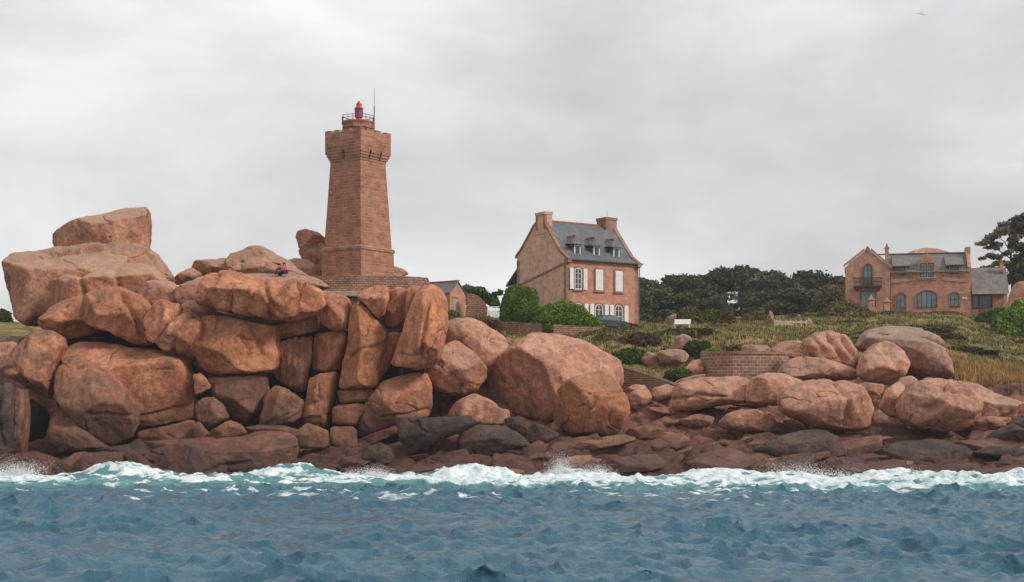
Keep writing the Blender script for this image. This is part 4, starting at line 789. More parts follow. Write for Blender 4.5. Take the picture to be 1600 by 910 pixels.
for x0, x1, zt in ((-.06, .95, 13.25), (Lf - 1.5, Lf + .06, 13.25)):
    ch = MB().box(x0, x1, 4.0, 5.75, 10.8, zt - .3).box(x0 - .07, x1 + .07, 3.93, 5.82, zt - .298, zt).build('chimney', M['render'] if x0 < 0 else M['quoin'], hr)
    if x0 < 0:
        for y in (3.97, 5.45): MB().box(x0 - .03, x0 + .25, y, y + .33, 11.3, 12.93).build('chimney_quoin', M['quoin'], ch)
MB().tube([(Lf - .8, 4.7, 13.2), (Lf - .8, 4.7, 14.1)], .02, 5).build('aerial', M['steel'], hr, uv=False)
MB().tube([(-.2, -.42, ZE - .1), (Lf + .35, -.42, ZE - .1)], .09, 6).build('gutter', M['lead'], hr, uv=False)
MB().tube([(Lf + .12, -.1, ZE - .2), (Lf + .12, -.1, 0)], .05, 6).build('downpipe', M['lead'], hr, uv=False)
MB().prism([(.15, 7.35), (.15, 7.15), (9.4, 5.3), (9.4, 5.5)], -.1, -.003, 'x').build('drip_course', M['quoin'], hr)
MB().box(.3, 5, Wd + .003, Wd + 2.2, -.5, 5.6).prism([(Wd + .01, 7.4), (Wd + 2.5, 5.5), (Wd + 2.5, 5.65), (Wd + .01, 7.6)], .1, 5.1, 'x').build('lean_to', M['slate'], hr)
for u in (2.13, 4.76, 7.53):                                       # dormers
    dm = MB().box(u - .52, u + .52, .95, 2.6, 7.9, 9.45).build('dormer', M['slate'], roof)
    MB().add([(u - .95, .5, 9.42), (u + .95, .5, 9.42), (u + .95, 3.0, 9.62), (u - .95, 3.0, 9.62), (u, 1.3, 10.35), (u, 3.3, 10.42)], [(0, 1, 4), (1, 2, 5, 4), (3, 0, 4, 5), (2, 3, 5), (3, 2, 1, 0)]).build('dormer_roof', M['slate'], roof)
    MB().box(u - .09, u + .09, 1.2, 3.1, 10.33, 10.5).build('dormer_ridge', M['ridge'], roof)
    window(hr, u - .42, u + .42, 8.05, 9.4, .945, 0, bars=(0, 0), fw=.13, name='dormer_window')
for i, (u, hs) in enumerate(((1.55, 1), (4.38, 0), (7.10, 0))):    # first floor
    if hs:
        window(hr, u - .48, u + .48, 4.4, 6.75, 0, .18, bars=(1, 3), surround='quoin', sill='quoin', fw=.1)
        shutter(hr, u - 1.17, u - .66, 4.4, 6.7, 0, .08); shutter(hr, u + .66, u + 1.17, 4.4, 6.7, 0, .08)
    else:
        window(hr, u - .5, u + .5, 4.4, 6.75, 0, .2, bars=(1, 3), surround='quoin', sill='quoin')
        shutter(hr, u - .50, u - .005, 4.42, 6.72, .0, .10); shutter(hr, u + .005, u + .50, 4.42, 6.72, 0, .10)
for u in (1.6, 4.38, 7.12):                                        # ground floor doors
    window(hr, u - .55, u + .55, .3, 2.95, 0, .5, bars=(1, 3), surround='quoin', fw=.1, name='french_window')
    shutter(hr, u - 1.28, u - .74, .32, 2.9, 0, .16); shutter(hr, u + .74, u + 1.28, .32, 2.9, 0, .16)

# ------------------------------------------------------------------ stone villa
VY = 215.; VX = (1320 - 800) * VY / F; k_ = VY / F; VZ = CH + (HOR - 488) * k_
vr = empty('villa', (VX, VY, VZ - .2), R(-12), 'large brick villa with a slate roof, arched windows and a balcony on its left gable', 'villa')
def vx(px): return (px - 1320) * k_ * .962
def vz(py): return (488 - py) * k_ + .2
ga = [(vx(1321), -1), (vx(1391), -1), (vx(1391), vz(424)), (vx(1386), vz(416)), (vx(1362), vz(396)), (vx(1350), vz(396)), (vx(1327), vz(413)), (vx(1321), vz(421))]
MB().prism(ga, -1.2, 7.5).build('gable_wall', M['villa'], vr)
MB().box(vx(1391) + .01, vx(1517), 0, 8, -1, vz(426)).build('front_wall', M['villa'], vr)
cpn = MB()
for a_, b_ in (((vx(1318), vz(419)), (vx(1351), vz(394))), ((vx(1361), vz(394)), (vx(1394), vz(422)))):
    cpn.prism([a_, b_, (b_[0], b_[1] + .32), (a_[0], a_[1] + .32)], -1.32, -.9)
cpn.build('gable_coping', M['villa'], vr)
MB().prism([(vx(1350.5), vz(396)), (vx(1361.5), vz(396)), (vx(1359), vz(391)), (vx(1356.6), vz(387)), (vx(1355), vz(387)), (vx(1353), vz(391))], -1.3, -.8).build('finial', M['quoin'], vr)
MB().add([(vx(1321) - .1, -1.0, vz(420)), (vx(1356), -1.0, vz(394.5)), (vx(1391) + .1, -1.0, vz(423)), (vx(1321) - .1, 7.6, vz(420)), (vx(1356), 7.6, vz(394.5)), (vx(1391) + .1, 7.6, vz(423))], [(0, 1, 4, 3), (1, 2, 5, 4), (0, 2, 1), (3, 4, 5), (0, 3, 5, 2)]).build('roof', M['slate2'], vr)
MB().prism([(-.3, vz(427)), (4, vz(397) + .15), (8.3, vz(427)), (8.3, vz(428.5)), (-.3, vz(428.5))], vx(1386), vx(1513), 'x').build('roof', M['slate2'], vr)
MB().box(vx(1372), vx(1513), 3.85, 4.15, vz(396.5) + .1, vz(395.2) + .15).build('ridge', M['lead'], vr)
MB().prism([(-.1, vz(430)), (-.1, vz(421)), (3.0, vz(392)), (4.2, vz(392)), (8, vz(424)), (8, vz(430))], vx(1512), vx(1517.5), 'x').box(vx(1511), vx(1518.5), 2.4, 4.6, vz(400), vz(387.5)).build('parapet_gable', M['villa'], vr)
chm = MB().box(vx(1384), vx(1390), 1.6, 2.3, vz(405), vz(388)).box(vx(1383), vx(1391), 1.5, 2.4, vz(388) + .002, vz(386)).build('chimney', M['villa'], vr)
MB().lathe([(.22, vz(386)), (.2, vz(384)), (.12, vz(383)), (.12, vz(381)), (.05, vz(380))], 8, vx(1387), 1.95).build('chimney_pot', M['ridge'], chm, True, False)
# central stone dormer gable
MB().prism([(vx(1434), vz(440)), (vx(1466), vz(440)), (vx(1465), vz(412)), (vx(1460), vz(411)), (vx(1456), vz(404)), (vx(1450), vz(398)), (vx(1444), vz(404)), (vx(1439), vz(411)), (vx(1435), vz(412))], -.14, 2.6).build('stone_dormer', M['villa'], vr)
for a_, b_ in ((1438.8, 1449), (1450.2, 1459.5)): window(vr, vx(a_), vx(b_), vz(436), vz(414), -.15, 0, 'frame_dark', 'glass_pale', (1, 3), fw=.1)
MB().box(vx(1449) + .01, vx(1450.2) - .01, -.24, -.16, vz(436), vz(414)).box(vx(1437), vx(1462), -.3, -.142, vz(437.5), vz(436) - .01).build('mullion', M['coping'], vr)
for c_ in (1409, 1492):                                            # slate dormers
    MB().box(vx(c_ - 8.5), vx(c_ + 8.5), -.13, 2.5, vz(432), vz(419)).build('dormer', M['villa'], vr)
    MB().prism([(-.5, vz(418.5)), (-.5, vz(417.5)), (3.4, vz(400) + .1), (3.4, vz(401)), (.5, vz(418.5))], vx(c_ - 14), vx(c_ + 14), 'x').build('dormer_roof', M['slate2'], vr)
    window(vr, vx(c_ - 7), vx(c_ + 6.5), vz(431.5), vz(420), -.14, 0, 'frame_dark', 'glass', (1, 1), fw=.12)
# ground floor arches
window(vr, vx(1401), vx(1415.5), vz(484), vz(460), 0, .55, 'frame_dark', 'glass_pale', (1, 1), 'quoin')
window(vr, vx(1433), vx(1464.5), vz(483), vz(456.5), 0, .8, 'frame_dark', 'glass_pale', (3, 0), 'quoin')
window(vr, vx(1485), vx(1499), vz(482), vz(460), 0, .55, 'frame_dark', 'glass_pale', (1, 1), 'quoin')
ln = MB()
for p_, q2 in (((1390.5, 445), (1427, 441)), ((1427, 441), (1427, 428)), ((1472, 428), (1472, 441)), ((1472, 441), (1512, 445)), ((1391.5, 436), (1427, 434)), ((1472, 434), (1512, 436))):
    ln.tube([(vx(p_[0]) + .05, -.04, vz(p_[1])), (vx(q2[0]), -.04, vz(q2[1]))], .06, 4)
ln.build('string_course', M['quoin'], vr, uv=False)
MB().tube([(vx(1391) + .1, -.12, vz(426)), (vx(1391) + .1, -.12, 0)], .06, 5).build('downpipe', M['lead'], vr, uv=False)
# left gable: arched balcony door, balcony, wide window below
window(vr, vx(1349.5), vx(1363), vz(447), vz(414.5), -1.2, .9, 'frame_dark', 'glass_pale', (1, 2), 'quoin', name='balcony_door')
bal = MB().box(vx(1334), vx(1378), -2.3, -1.21, vz(451.5), vz(449.5)).build('balcony', M['frame_dark'], vr)
bb = MB()
for px_ in np.linspace(1334.5, 1377.5, 22): bb.box(vx(px_) - .03, vx(px_) + .03, -2.28, -2.22, vz(449.5), vz(438))
bb.box(vx(1334), vx(1378), -2.3, -2.2, vz(438), vz(437)).box(vx(1334), vx(1378), -2.3, -2.2, vz(444), vz(443.2))
for px_ in (1334.5, 1377.5): bb.box(vx(px_) - .04, vx(px_) + .04, -2.2, -1.22, vz(438), vz(437))
bb.build('balustrade', M['frame_dark'], bal)
MB().prism([(-1.21, vz(457)), (-1.21, vz(451.6)), (-2.1, vz(451.6))], vx(1337), vx(1340), 'x').prism([(-1.21, vz(457)), (-1.21, vz(451.6)), (-2.1, vz(451.6))], vx(1372), vx(1375), 'x').build('bracket', M['wood'], bal)
window(vr, vx(1345), vx(1369), vz(481), vz(457), -1.2, 0, 'frame_dark', 'glass_pale', (1, 0), 'quoin')
# annex on the right
MB().box(vx(1518) + .02, vx(1530), .8, 6, -1, vz(462)).box(vx(1530) + .01, vx(1551), 1.5, 6, -1, vz(462)).box(vx(1551) + .01, vx(1572), .9, 6, -1, vz(462)).build('annex_wall', M['villa'], vr)
MB().box(vx(1567), vx(1573), -.1, .4, -1, vz(462)).build('porch_pier', M['villa'], vr)
MB().prism([(-.4, vz(461)), (3.8, vz(420) + .1), (7, vz(440)), (7, vz(462)), (-.4, vz(462))], vx(1518) + .03, vx(1575), 'x').build('annex_roof', M['slate2'], vr)
MB().box(vx(1519), vx(1574), -.46, -.402, vz(463.5), vz(461)).build('fascia', M['coping'], vr)
window(vr, vx(1531), vx(1550), vz(484), vz(464), 1.49, 0, 'frame_dark', 'glass', (2, 1), name='annex_window')
window(vr, vx(1520), vx(1529.5), vz(485), vz(464.5), .79, 0, 'frame_dark', 'glass', (0, 0), name='annex_door')
ac = MB().box(vx(1564.5), vx(1569.5), 2.4, 3, vz(427), vz(413)).build('chimney', M['villa'], vr)
MB().lathe([(.2, vz(413)), (.16, vz(409)), (.08, vz(406))], 8, vx(1567), 2.7).build('chimney_pot', M['ridge'], ac, True, False)
MB().box(vx(1504), vx(1511), -.09, -.02, vz(470.5), vz(467.5)).build('wall_sign', M['white'], vr)
for px_, py_, h_ in ((1361, 488, 1.9), (1385, 489, 1.6)):
    g_ = W(px_, py_ + 6, 207); tag(MB().frus(.42, .36, -1, h_, g_[0], g_[1]).frus(.5, .5, h_ + .002, h_ + .18, g_[0], g_[1]).frus(.3, .08, h_ + .182, h_ + .7, g_[0], g_[1]).build('gate_pier', M['villa'], None, bevel=.02), 'brick gate pier with a pointed cap, %s of the pair before the villa' % ('left' if px_ < 1370 else 'right'), 'gate pier').location = (0, 0, gz(g_[0], g_[1]))

# ------------------------------------------------------------------ shed and garden walls left of the house
so_ = W(703, 494, 168); sh = empty('stone_shed', tuple(so_), R(53), 'small stone shed with slate roof beside the cliff buttress', 'shed')
MB().prism([(0, -1.5), (2.7, -1.5), (2.7, 2.45), (1.35, 3.65), (0, 2.6)], 0, 4.2).build('wall', M['house'], sh)
MB().add([(-.2, -.1, 2.5), (1.35, -.1, 3.85), (-.2, 4.4, 2.5), (1.35, 4.4, 3.85), (-.2, -.1, 2.38), (1.35, -.1, 3.7), (-.2, 4.4, 2.38), (1.35, 4.4, 3.7)], [(0, 1, 3, 2), (4, 6, 7, 5), (0, 4, 5, 1), (2, 3, 7, 6), (0, 2, 6, 4), (1, 5, 7, 3)]).build('roof', M['slate'], sh)
MB().add([(2.9, -.1, 2.35), (1.36, -.1, 3.85), (2.9, 4.4, 2.35), (1.36, 4.4, 3.85), (2.9, -.1, 2.23), (1.36, -.1, 3.7), (2.9, 4.4, 2.23), (1.36, 4.4, 3.7)], [(0, 1, 3, 2), (4, 6, 7, 5), (0, 4, 5, 1), (2, 3, 7, 6), (0, 2, 6, 4), (1, 5, 7, 3)]).build('roof', M['slate'], sh)
MB().box(1.25, 1.47, -.15, 4.4, 3.83, 3.95).build('ridge', M['ridge'], sh)
dr_ = MB().box(.5, 1.25, -.06, -.003, -.1, 1.95).build('door', M['door'], sh); MB().box(.4, 1.35, -.1, -.004, 1.96, 2.12).build('lintel', M['quoin'], sh)
p0 = W(727, 500, 168)
rw = [(727, 500), (765, 505), (763, 484), (757, 472), (748, 463), (738, 459), (729, 460)]
rwp = [((a_ - 727) * .0687, (500 - b_) * .0687) for a_, b_ in rw]
o = MB().prism(rwp, 0, .6).build('garden_wall', M['rubble'], None, bevel=.03); o.location = tuple(p0); tag(o, 'round-topped stone wall between the shed and the white gate', 'wall')
go = W(762, 499, 167.5); gt = empty('white_gate', tuple(go), R(4), 'white wooden slatted gate left of the big green bushes', 'gate')
for x in (0, 2.05): MB().box(x - .07, x + .07, -.07, .07, -.4, 1.42).build('post', M['white'], gt)
MB().box(.07, 1.98, -.03, .03, 1.28, 1.38).box(.07, 1.98, -.03, .03, .75, .87).box(.07, 1.98, -.03, .03, .1, .2).build('rail', M['white'], gt)
for i in range(12): MB().box(.13 + i * .156, .22 + i * .156, -.055, -.031, .0, .86).build('slat', M['white'], gt)
for i in range(6): MB().box(.2 + i * .31, .26 + i * .31, -.02, .02, .87, 1.28).build('bar', M['white'], gt)
def wall_run(name, pts, th, dep, mat, label, cat='wall', cope=None, ch_=.12):
    """pts: (px, Y, top py)"""
    q = [W(p[0], p[2], p[1]) for p in pts]; r_ = empty(name, tuple(q[0]), 0, label, cat); b_ = q[0].copy(); m = MB(); c = MB(); n = len(q)
    q = [v - b_ for v in q]
    def sec(dz0, dz1, y0, y1, mb):
        vs = []
        for v in q: vs += [(v[0], v[1] + y0, v[2] + dz0), (v[0], v[1] + y1, v[2] + dz0), (v[0], v[1] + y1, v[2] + dz1), (v[0], v[1] + y0, v[2] + dz1)]
        fs = [(0, 1, 2, 3), tuple(4 * (n - 1) + k for k in (3, 2, 1, 0))]
        for i in range(n - 1):
            for k in range(4): fs.append((4 * i + k, 4 * i + 4 + k, 4 * i + 4 + (k + 1) % 4, 4 * i + (k + 1) % 4))
        mb.add(vs, fs)
    sec(-dep, -ch_ - .002 if cope else 0, 0, th, m); m.build('wall', M[mat], r_)
    if cope: sec(-ch_, 0, -.1, th + .05, c); c.build('coping', M[cope], r_)
    return r_
jr = random.Random(3)
wall_run('rubble_wall', [(px_, 161 - (px_ - 735) * .04, 499 + (px_ - 735) * .062 + jr.uniform(-.8, .8)) for px_ in range(715, 852, 6)], .6, 3.2, 'rubble', 'dry rubble garden wall below the white gate and the bushes')
wall_run('rubble_wall', [(px_, 156 + (px_ - 865) * .015, 507 + (px_ - 865) * .06 + jr.uniform(-.8, .8)) for px_ in range(865, 942, 5)], .6, 2.2, 'rubble', 'short ruined garden wall in front of the parked car')
wall_run('terrace_retaining_wall', [(1096, 139.5, 549), (1104, 138, 549), (1120, 136.8, 549), (1145, 136, 549), (1175, 135.8, 549.3), (1205, 136.3, 550), (1225, 137.2, 550.5), (1240, 138.6, 551)], .7, 3.0, 'terrace', 'curved retaining wall of small square stones left of the shell-like boulder', 'retaining wall', 'tower_trim', .22)
wall_run('ramp_wall', [(966, 135.5, 571), (985, 134.6, 574), (1010, 133.6, 582), (1035, 132.6, 591), (1062, 131.5, 601)], .5, 2.2, 'rubble', 'low sloping ramp wall with a pale coping right of the largest dome', 'wall', 'coping', .2)

# ------------------------------------------------------------------ small things on the lawn
def small_post(px, py, h, r, mat, label, cat='post', grp=None, name='wooden_post', y0=138):
    g = on_ground(px, py, y0); o = MB().lathe([(r, -.4), (r * .95, h * .5), (r * .85, h * .95), (r * .5, h)], 7).build(name, M[mat], None, True, False); o.location = tuple(g); tag(o, label, cat, grp); return o
for px_, py_ in ((1087, 531), (1146, 535), (1115, 533)): small_post(px_, py_, .85, .09, 'wood', 'short wooden post along the lawn edge above the curved terrace wall', grp='wooden posts along the lawn edge')
for px_, py_ in ((1530, 609), (1552, 610), (1575, 613), (1596, 616)): small_post(px_, py_, .9, .08, 'wood', 'wooden post in front of the tall golden grass on the right', grp='wooden posts by the golden grass', y0=128)
for px_, py_, nm in ((825, 508, 'left'), (834, 510, 'right')): 
    o = small_post(px_, py_, 1.0, .11, 'white', 'white post below the round green bush, %s of the two' % nm, name='white_post', y0=158)
def menhir(px, py, wpx, hpx, label):
    g = on_ground(px, py, 150); s = g[1] / F; return rock([(px - wpx / 2, py + 3), (px - wpx / 2 + 1, py - hpx * .6), (px - wpx * .2, py - hpx), (px + wpx * .25, py - hpx + 1), (px + wpx / 2, py - hpx * .6), (px + wpx / 2, py + 3)], g[1], 'back', label, name='standing_stone', nf=4, cat='standing stone', p=3)
menhir(1204, 506, 10, 20, 'tallest standing stone at the left end of the white barrier')
menhir(1248, 507, 8, 16, 'standing stone in the middle of the white barrier')
menhir(1264, 508, 9, 12, 'shortest standing stone at the right end of the white barrier')
g = on_ground(1210, 510, 150); e_ = on_ground(1260, 510, 150)
wf = empty('white_barrier', tuple(g), math.atan2(e_[1] - g[1], e_[0] - g[0]), 'low white barrier fence between the standing stones', 'fence'); ll = float(np.hypot(e_[0] - g[0], e_[1] - g[1]))
for t_ in np.linspace(0, 1, 7): MB().box(t_ * ll - .07, t_ * ll + .07, -.06, .06, -.3, .72).build('post', M['coping'], wf)
MB().box(0, ll, -.09, -.061, .36, .56).box(0, ll * .6, -.09, -.061, .08, .3).build('rail', M['coping'], wf)
# bench
g = on_ground(1066, 517, 150); g[2] += .22; be = empty('white_bench', tuple(g), R(-12), 'white bench with a leaning slatted back on the lawn', 'bench')
MB().box(-.85, .85, -.28, .22, .40, .46).build('seat', M['white'], be)
MB().prism([(.22, .46), (.5, .98), (.54, .96), (.27, .44)], -.85, .85, 'x').build('backrest', M['white'], be)
for x in (-.75, .75): MB().box(x - .04, x + .04, -.25, .2, -.35, .40).build('leg', M['white'], be)
# car
g = on_ground(948, 511, 158); g = W(950, 512, 164); g[2] = gz(g[0], g[1])
cr0 = empty('parked_car', (g[0], g[1], g[2] - .12), R(38), 'dark grey car parked at the foot of the shuttered house', 'car')
bod = MB().prism([(-2.1, .3), (2.1, .3), (2.15, .7), (2.0, .92), (1.2, 1.0), (-1.7, 1.02), (-2.1, .85)], -.85, .85).build('body', M['car'], cr0, bevel=.05)
MB().add([(-1.6, -.78, 1.0), (1.2, -.78, 1.0), (1.2, .78, 1.0), (-1.6, .78, 1.0), (-1.1, -.62, 1.45), (.45, -.62, 1.48), (.45, .62, 1.48), (-1.1, .62, 1.45)], [(0, 1, 5, 4), (1, 2, 6, 5), (2, 3, 7, 6), (3, 0, 4, 7)]).build('windscreen', M['glass_pale'], cr0)
MB().box(-1.12, .48, -.64, .64, 1.45, 1.52).build('roof', M['car'], cr0, bevel=.03)
for x in (-1.3, 1.3):
    for y in (-.82, .82):
        wv = MB(); wv.prism([(x + .32 * math.cos(t_), .32 + .32 * math.sin(t_)) for t_ in np.linspace(0, 2 * math.pi, 15)[:-1]], y - .1, y + .1); wv.build('wheel', M['tyre'], cr0)
for y in (-.6, .6): MB().box(2.08, 2.16, y - .15, y + .15, .62, .78).build('headlight', M['white'], cr0)

# ------------------------------------------------------------------ two people sitting on the crest
def person(loc, rz, label, shirt, hairlong):
    V_ = [(0, 0, .12), (0, .02, .32), (0, .03, .52), (0, .02, .62), (0, 0, .70), (0, -.02, .82), (.1, -.02, .1), (.13, -.42, .28), (.13, -.50, -.10), (.13, -.64, -.14), (-.1, -.02, .1), (-.13, -.42, .3), (-.13, -.50, -.1), (-.13, -.64, -.14),
          (.19, .02, .56), (.24, -.10, .32), (.15, -.33, .30), (.12, -.41, .29), (-.19, .02, .56), (-.24, -.10, .32), (-.15, -.33, .32), (-.12, -.41, .31)]
    E_ = [(0, 1), (1, 2), (2, 3), (3, 4), (4, 5), (0, 6), (6, 7), (7, 8), (8, 9), (0, 10), (10, 11), (11, 12), (12, 13), (2, 14), (14, 15), (15, 16), (16, 17), (2, 18), (18, 19), (19, 20), (20, 21)]
    Rr = [.15, .14, .14, .06, .065, .10, .1, .07, .05, .04, .1, .07, .05, .04, .06, .045, .035, .03, .06, .045, .035, .03]
    def skin(name, vs_, es_, rs_, mat, parent, sub=1):
        me = bpy.data.meshes.new(name); me.from_pydata(vs_, es_, []); ob = bpy.data.objects.new(name, me); COL.objects.link(ob)
        m1 = ob.modifiers.new('skin', 'SKIN'); m1.use_smooth_shade = True
        for i, r_ in enumerate(rs_): me.skin_vertices[0].data[i].radius = (r_, r_)
        me.skin_vertices[0].data[0].use_root = True; m2 = ob.modifiers.new('sub', 'SUBSURF'); m2.levels = m2.render_levels = sub
        me.materials.append(mat)
        if parent: ob.parent = parent
        return ob
    r_ = empty('person', loc, rz, label, 'person')
    body = skin('body', V_, E_, Rr, M['skin'], r_)
    skin('shirt', [V_[i] for i in (1, 2, 3, 14, 15, 18, 19, 0)], [(7, 0), (0, 1), (1, 2), (1, 3), (3, 4), (1, 5), (5, 6)], [.165, .17, .08, .085, .07, .085, .07, .165], shirt, r_)
    skin('trousers', [V_[i] for i in (0, 6, 7, 8, 10, 11, 12)], [(0, 1), (1, 2), (2, 3), (0, 4), (4, 5), (5, 6)], [.17, .12, .09, .065, .12, .09, .065], M['trousers'], r_)
    hv, hf = cube_dirs(5); hh = hv * np.array([.115, .125, .13]) + np.array([0, .01, .85])
    hh[:, 2] = np.where((hv[:, 1] < -.5) & (hv[:, 2] < .35), .93, hh[:, 2]); hh[:, 1] = np.where((hv[:, 1] < -.5) & (hv[:, 2] < .35), -.06, hh[:, 1])
    if hairlong: hh[:, 2] = np.where((hv[:, 1] > 0) & (hv[:, 2] < -.1), hh[:, 2] - .18, hh[:, 2])
    add_mesh('hair', hh, hf, M['hair'], r_, True)
pz = W(444, 428.5, 131.8); person(tuple(pz + np.array([0, 0, .02])), R(28), 'person in a pink-red top sitting on the rocks left of the lighthouse', M['shirt_red'], True)
pz = W(436, 429.5, 132); person(tuple(pz), R(-20), 'person in a brown jacket sitting beside the one in pink-red', M['shirt_brown'], False)

# ------------------------------------------------------------------ gulls
def gull(px, py, Y, s, rz, label):
    c = W(px, py, Y); r_ = empty('gull', tuple(c), rz, label, 'bird'); hv, hf = cube_dirs(6)
    b_ = hv * np.array([.24, .07, .07]) * s; b_[:, 1:] *= (1 - .45 * np.abs(hv[:, :1])); b_[:, 2] += np.where(hv[:, 0] > .6, .03 * s, 0); add_mesh('body', b_, hf, M['feather'], r_, True)
    MB().tube([(.23 * s, 0, .03 * s), (.31 * s, 0, .015 * s)], .015 * s, 5, .004).build('beak', M['coping'], r_, uv=False)
    MB().add([(-.2 * s, -.02, 0), (-.2 * s, .02, 0), (-.36 * s, .07 * s, 0), (-.36 * s, -.07 * s, 0), (-.3 * s, 0, .02)], [(0, 1, 2, 3), (0, 4, 1), (1, 4, 2), (2, 4, 3), (3, 4, 0)]).build('tail', M['feather'], r_)
    for sg in (-1, 1):
        L_ = [(.10, .05, .02), (-.08, .05, .02), (-.05, .38, .16), (.13, .36, .17), (-.16, .72, .08)]
        L_ = [(x * s, sg * y * s, z * s) for x, y, z in L_]; T = [(x, y, z - .012 * s) for x, y, z in L_]
        MB().add(L_ + T, [(0, 1, 2, 3), (3, 2, 4), (8, 7, 6, 5), (9, 7, 8), (0, 5, 6, 1), (1, 6, 7, 2), (2, 7, 9, 4), (4, 9, 8, 3), (3, 8, 5, 0)]).build('wing', M['feather_grey'], r_)
gull(1437, 22, 130, .5, R(60), 'white gull gliding high in the sky at the upper right'); gull(1443, 23.5, 134, .45, R(100), 'second gull just right of the first at the upper right'); gull(1580, 263, 150, .4, R(80), 'tiny lone gull in the sky near the right edge')

# ------------------------------------------------------------------ foliage
def leaves(clumps, size, seed, shell=.55, flat=1.):
    r_ = np.random.RandomState(seed); Vs = []
    for (c, rad, n) in clumps:
        d = r_.randn(n, 3); d /= np.linalg.norm(d, axis=1)[:, None]; q = r_.uniform(shell ** 3, 1.1, n) ** (1 / 3.)
        q *= 1 + .5 * fbm(d * 2.4 + np.array(c) * .7, 3)
        ctr_ = np.array(c) + d * q[:, None] * np.array(rad)
        a = r_.randn(n, 3); a[:, 2] *= flat; a /= np.linalg.norm(a, axis=1)[:, None]; b = np.cross(a, r_.randn(n, 3)); b /= np.linalg.norm(b, axis=1)[:, None]
        s = size * r_.uniform(.6, 1.5, n)[:, None]; a = a * s; b = b * s * .55
        Vs.append(np.stack([ctr_ - a, ctr_ - b * .9, ctr_ + a, ctr_ + b * 1.1], 1).reshape(-1, 3))
    Vv = np.concatenate(Vs); return Vv, np.arange(len(Vv)).reshape(-1, 4)
def pine(name, h, w_, seed, mat='pine', label='', cat='tree', group=None, low=.12, lean=0., nleaf=5200, open_=0., size=.30, layers=7):
    r_ = random.Random(seed); root = empty(name, (0, 0, 0), 0, label, cat, group); tr_ = MB(); cl = []
    th = h * .86; top = Vector((lean * h, 0, th)); tr_.tube([(0, 0, -.6), (lean * h * .25, .1, th * .4), (lean * h * .6, -.1, th * .75), tuple(top)], .035 * h + .06, 7, .04)
    for k in range(layers):
        f = low + (1 - low) * (k + r_.random() * .6) / layers; nb = 3 if f < .85 else 2
        for j in range(nb):
            a = r_.uniform(0, 6.28); prof_ = math.sin(math.pi * min(1, (f * .62 + .28))) ** .6; reach = w_ * .5 * prof_ * r_.uniform(.45, .95)
            base = Vector((lean * h * f * .8, 0, th * f * .92)); tip = base + Vector((math.cos(a) * reach, math.sin(a) * reach, h * .05 * r_.uniform(.0, 1.6)))
            mid_ = (base + tip) / 2 + Vector((0, 0, -.03 * h)); tr_.tube([base, mid_, tip], .012 * h + .03, 5, .03)
            if r_.random() < open_: continue
            rr_ = w_ * r_.uniform(.15, .25); n = int(nleaf / (layers * 2.6)); cl.append(((tip.x * .86 + base.x * .14, tip.y * .86, tip.z + .03 * h), (rr_ * 1.15, rr_ * 1.15, rr_ * .55), n))
            if r_.random() < .5: cl.append(((tip.x * .45 + base.x * .55, tip.y * .5, tip.z + .05 * h), (rr_ * .9, rr_ * .9, rr_ * .45), n // 2))
    tr_.build('trunk', M['bark'], root, True, False); v_, f_ = leaves(cl, size, seed, .35); add_mesh('crown', v_, f_, M[mat], root); return root
variants = {}
def plant_tree(px, pyt, pyb, wpx, Y, var, label, group, **kw):
    X = (px - 800) * Y / F; z0 = CH + (HOR - pyb) * Y / F; h = (pyb - pyt) * Y / F; w_ = wpx * Y / F
    if var not in variants: variants[var] = (pine('pine_tree', 10., 8., 100 + var * 7, group=group, **kw), [])
    src = variants[var][0]
    if not variants[var][1]: t_ = src; variants[var][1].append(1)
    else: t_ = copy_thing(src)
    t_.location = (X, Y, z0); t_.scale = (w_ / 8., w_ / 8., h / 10.); t_.rotation_euler = (0, 0, random.uniform(0, 6.28) if not kw.get('lean') else 0); tag(t_, label, 'tree', group); return t_
GRP = 'dark pines of the wood between the house and the villa'
for px_, pt, wp_, Y_, vv in [(1012, 428, 66, 262, 0), (1040, 420, 76, 270, 1), (1078, 423, 62, 264, 2), (1104, 418, 60, 274, 3), (1134, 413, 76, 280, 9), (1166, 411, 74, 284, 9), (1196, 415, 74, 278, 0), (1228, 418, 66, 272, 1), (1256, 416, 70, 280, 2), (1286, 424, 70, 268, 3), (1314, 422, 66, 276, 4)]:
    plant_tree(px_, pt, 505, wp_ * 1.12, Y_, vv, 'tall dark pine whose crown forms the skyline of the wood behind the lawn', GRP, low=.66 if vv == 9 else .22, size=.34)
for px_, pt, wp_, Y_, vv in [(1004, 446, 46, 250, 6), (1030, 448, 56, 252, 7), (1062, 452, 56, 250, 8), (1096, 448, 52, 254, 6), (1118, 458, 34, 249, 7), (1200, 450, 44, 250, 8), (1216, 446, 56, 254, 6), (1246, 450, 54, 250, 7), (1272, 446, 50, 256, 8), (1306, 448, 56, 250, 6)]:
    plant_tree(px_, pt, 506, wp_ * 1.25, Y_, vv, 'bushy dark conifer in the front row of the wood behind the lawn', 'bushy conifers in front of the wood', low=.0, size=.34, layers=8)
plant_tree(1152, 480, 508, 60, 248, 8, 'low dark conifer under the gap where sky shows through the wood', None)
t_ = pine('pine_tree', 7.2, 8.5, 301, 'gorse', 'browned spreading tree just left of the villa at the wood edge', low=.3, open_=.1, nleaf=4200, size=.28); t_.location = tuple(W(1296, 505, 246)); t_.scale = (.75, .75, .9)
t_ = pine('pine_tree', 6.2, 6.5, 333, 'pine', 'thin open pine with bare branches standing in the sky gap of the wood', low=.35, open_=.55, nleaf=2600, size=.26); t_.location = tuple(W(1158, 506, 262))
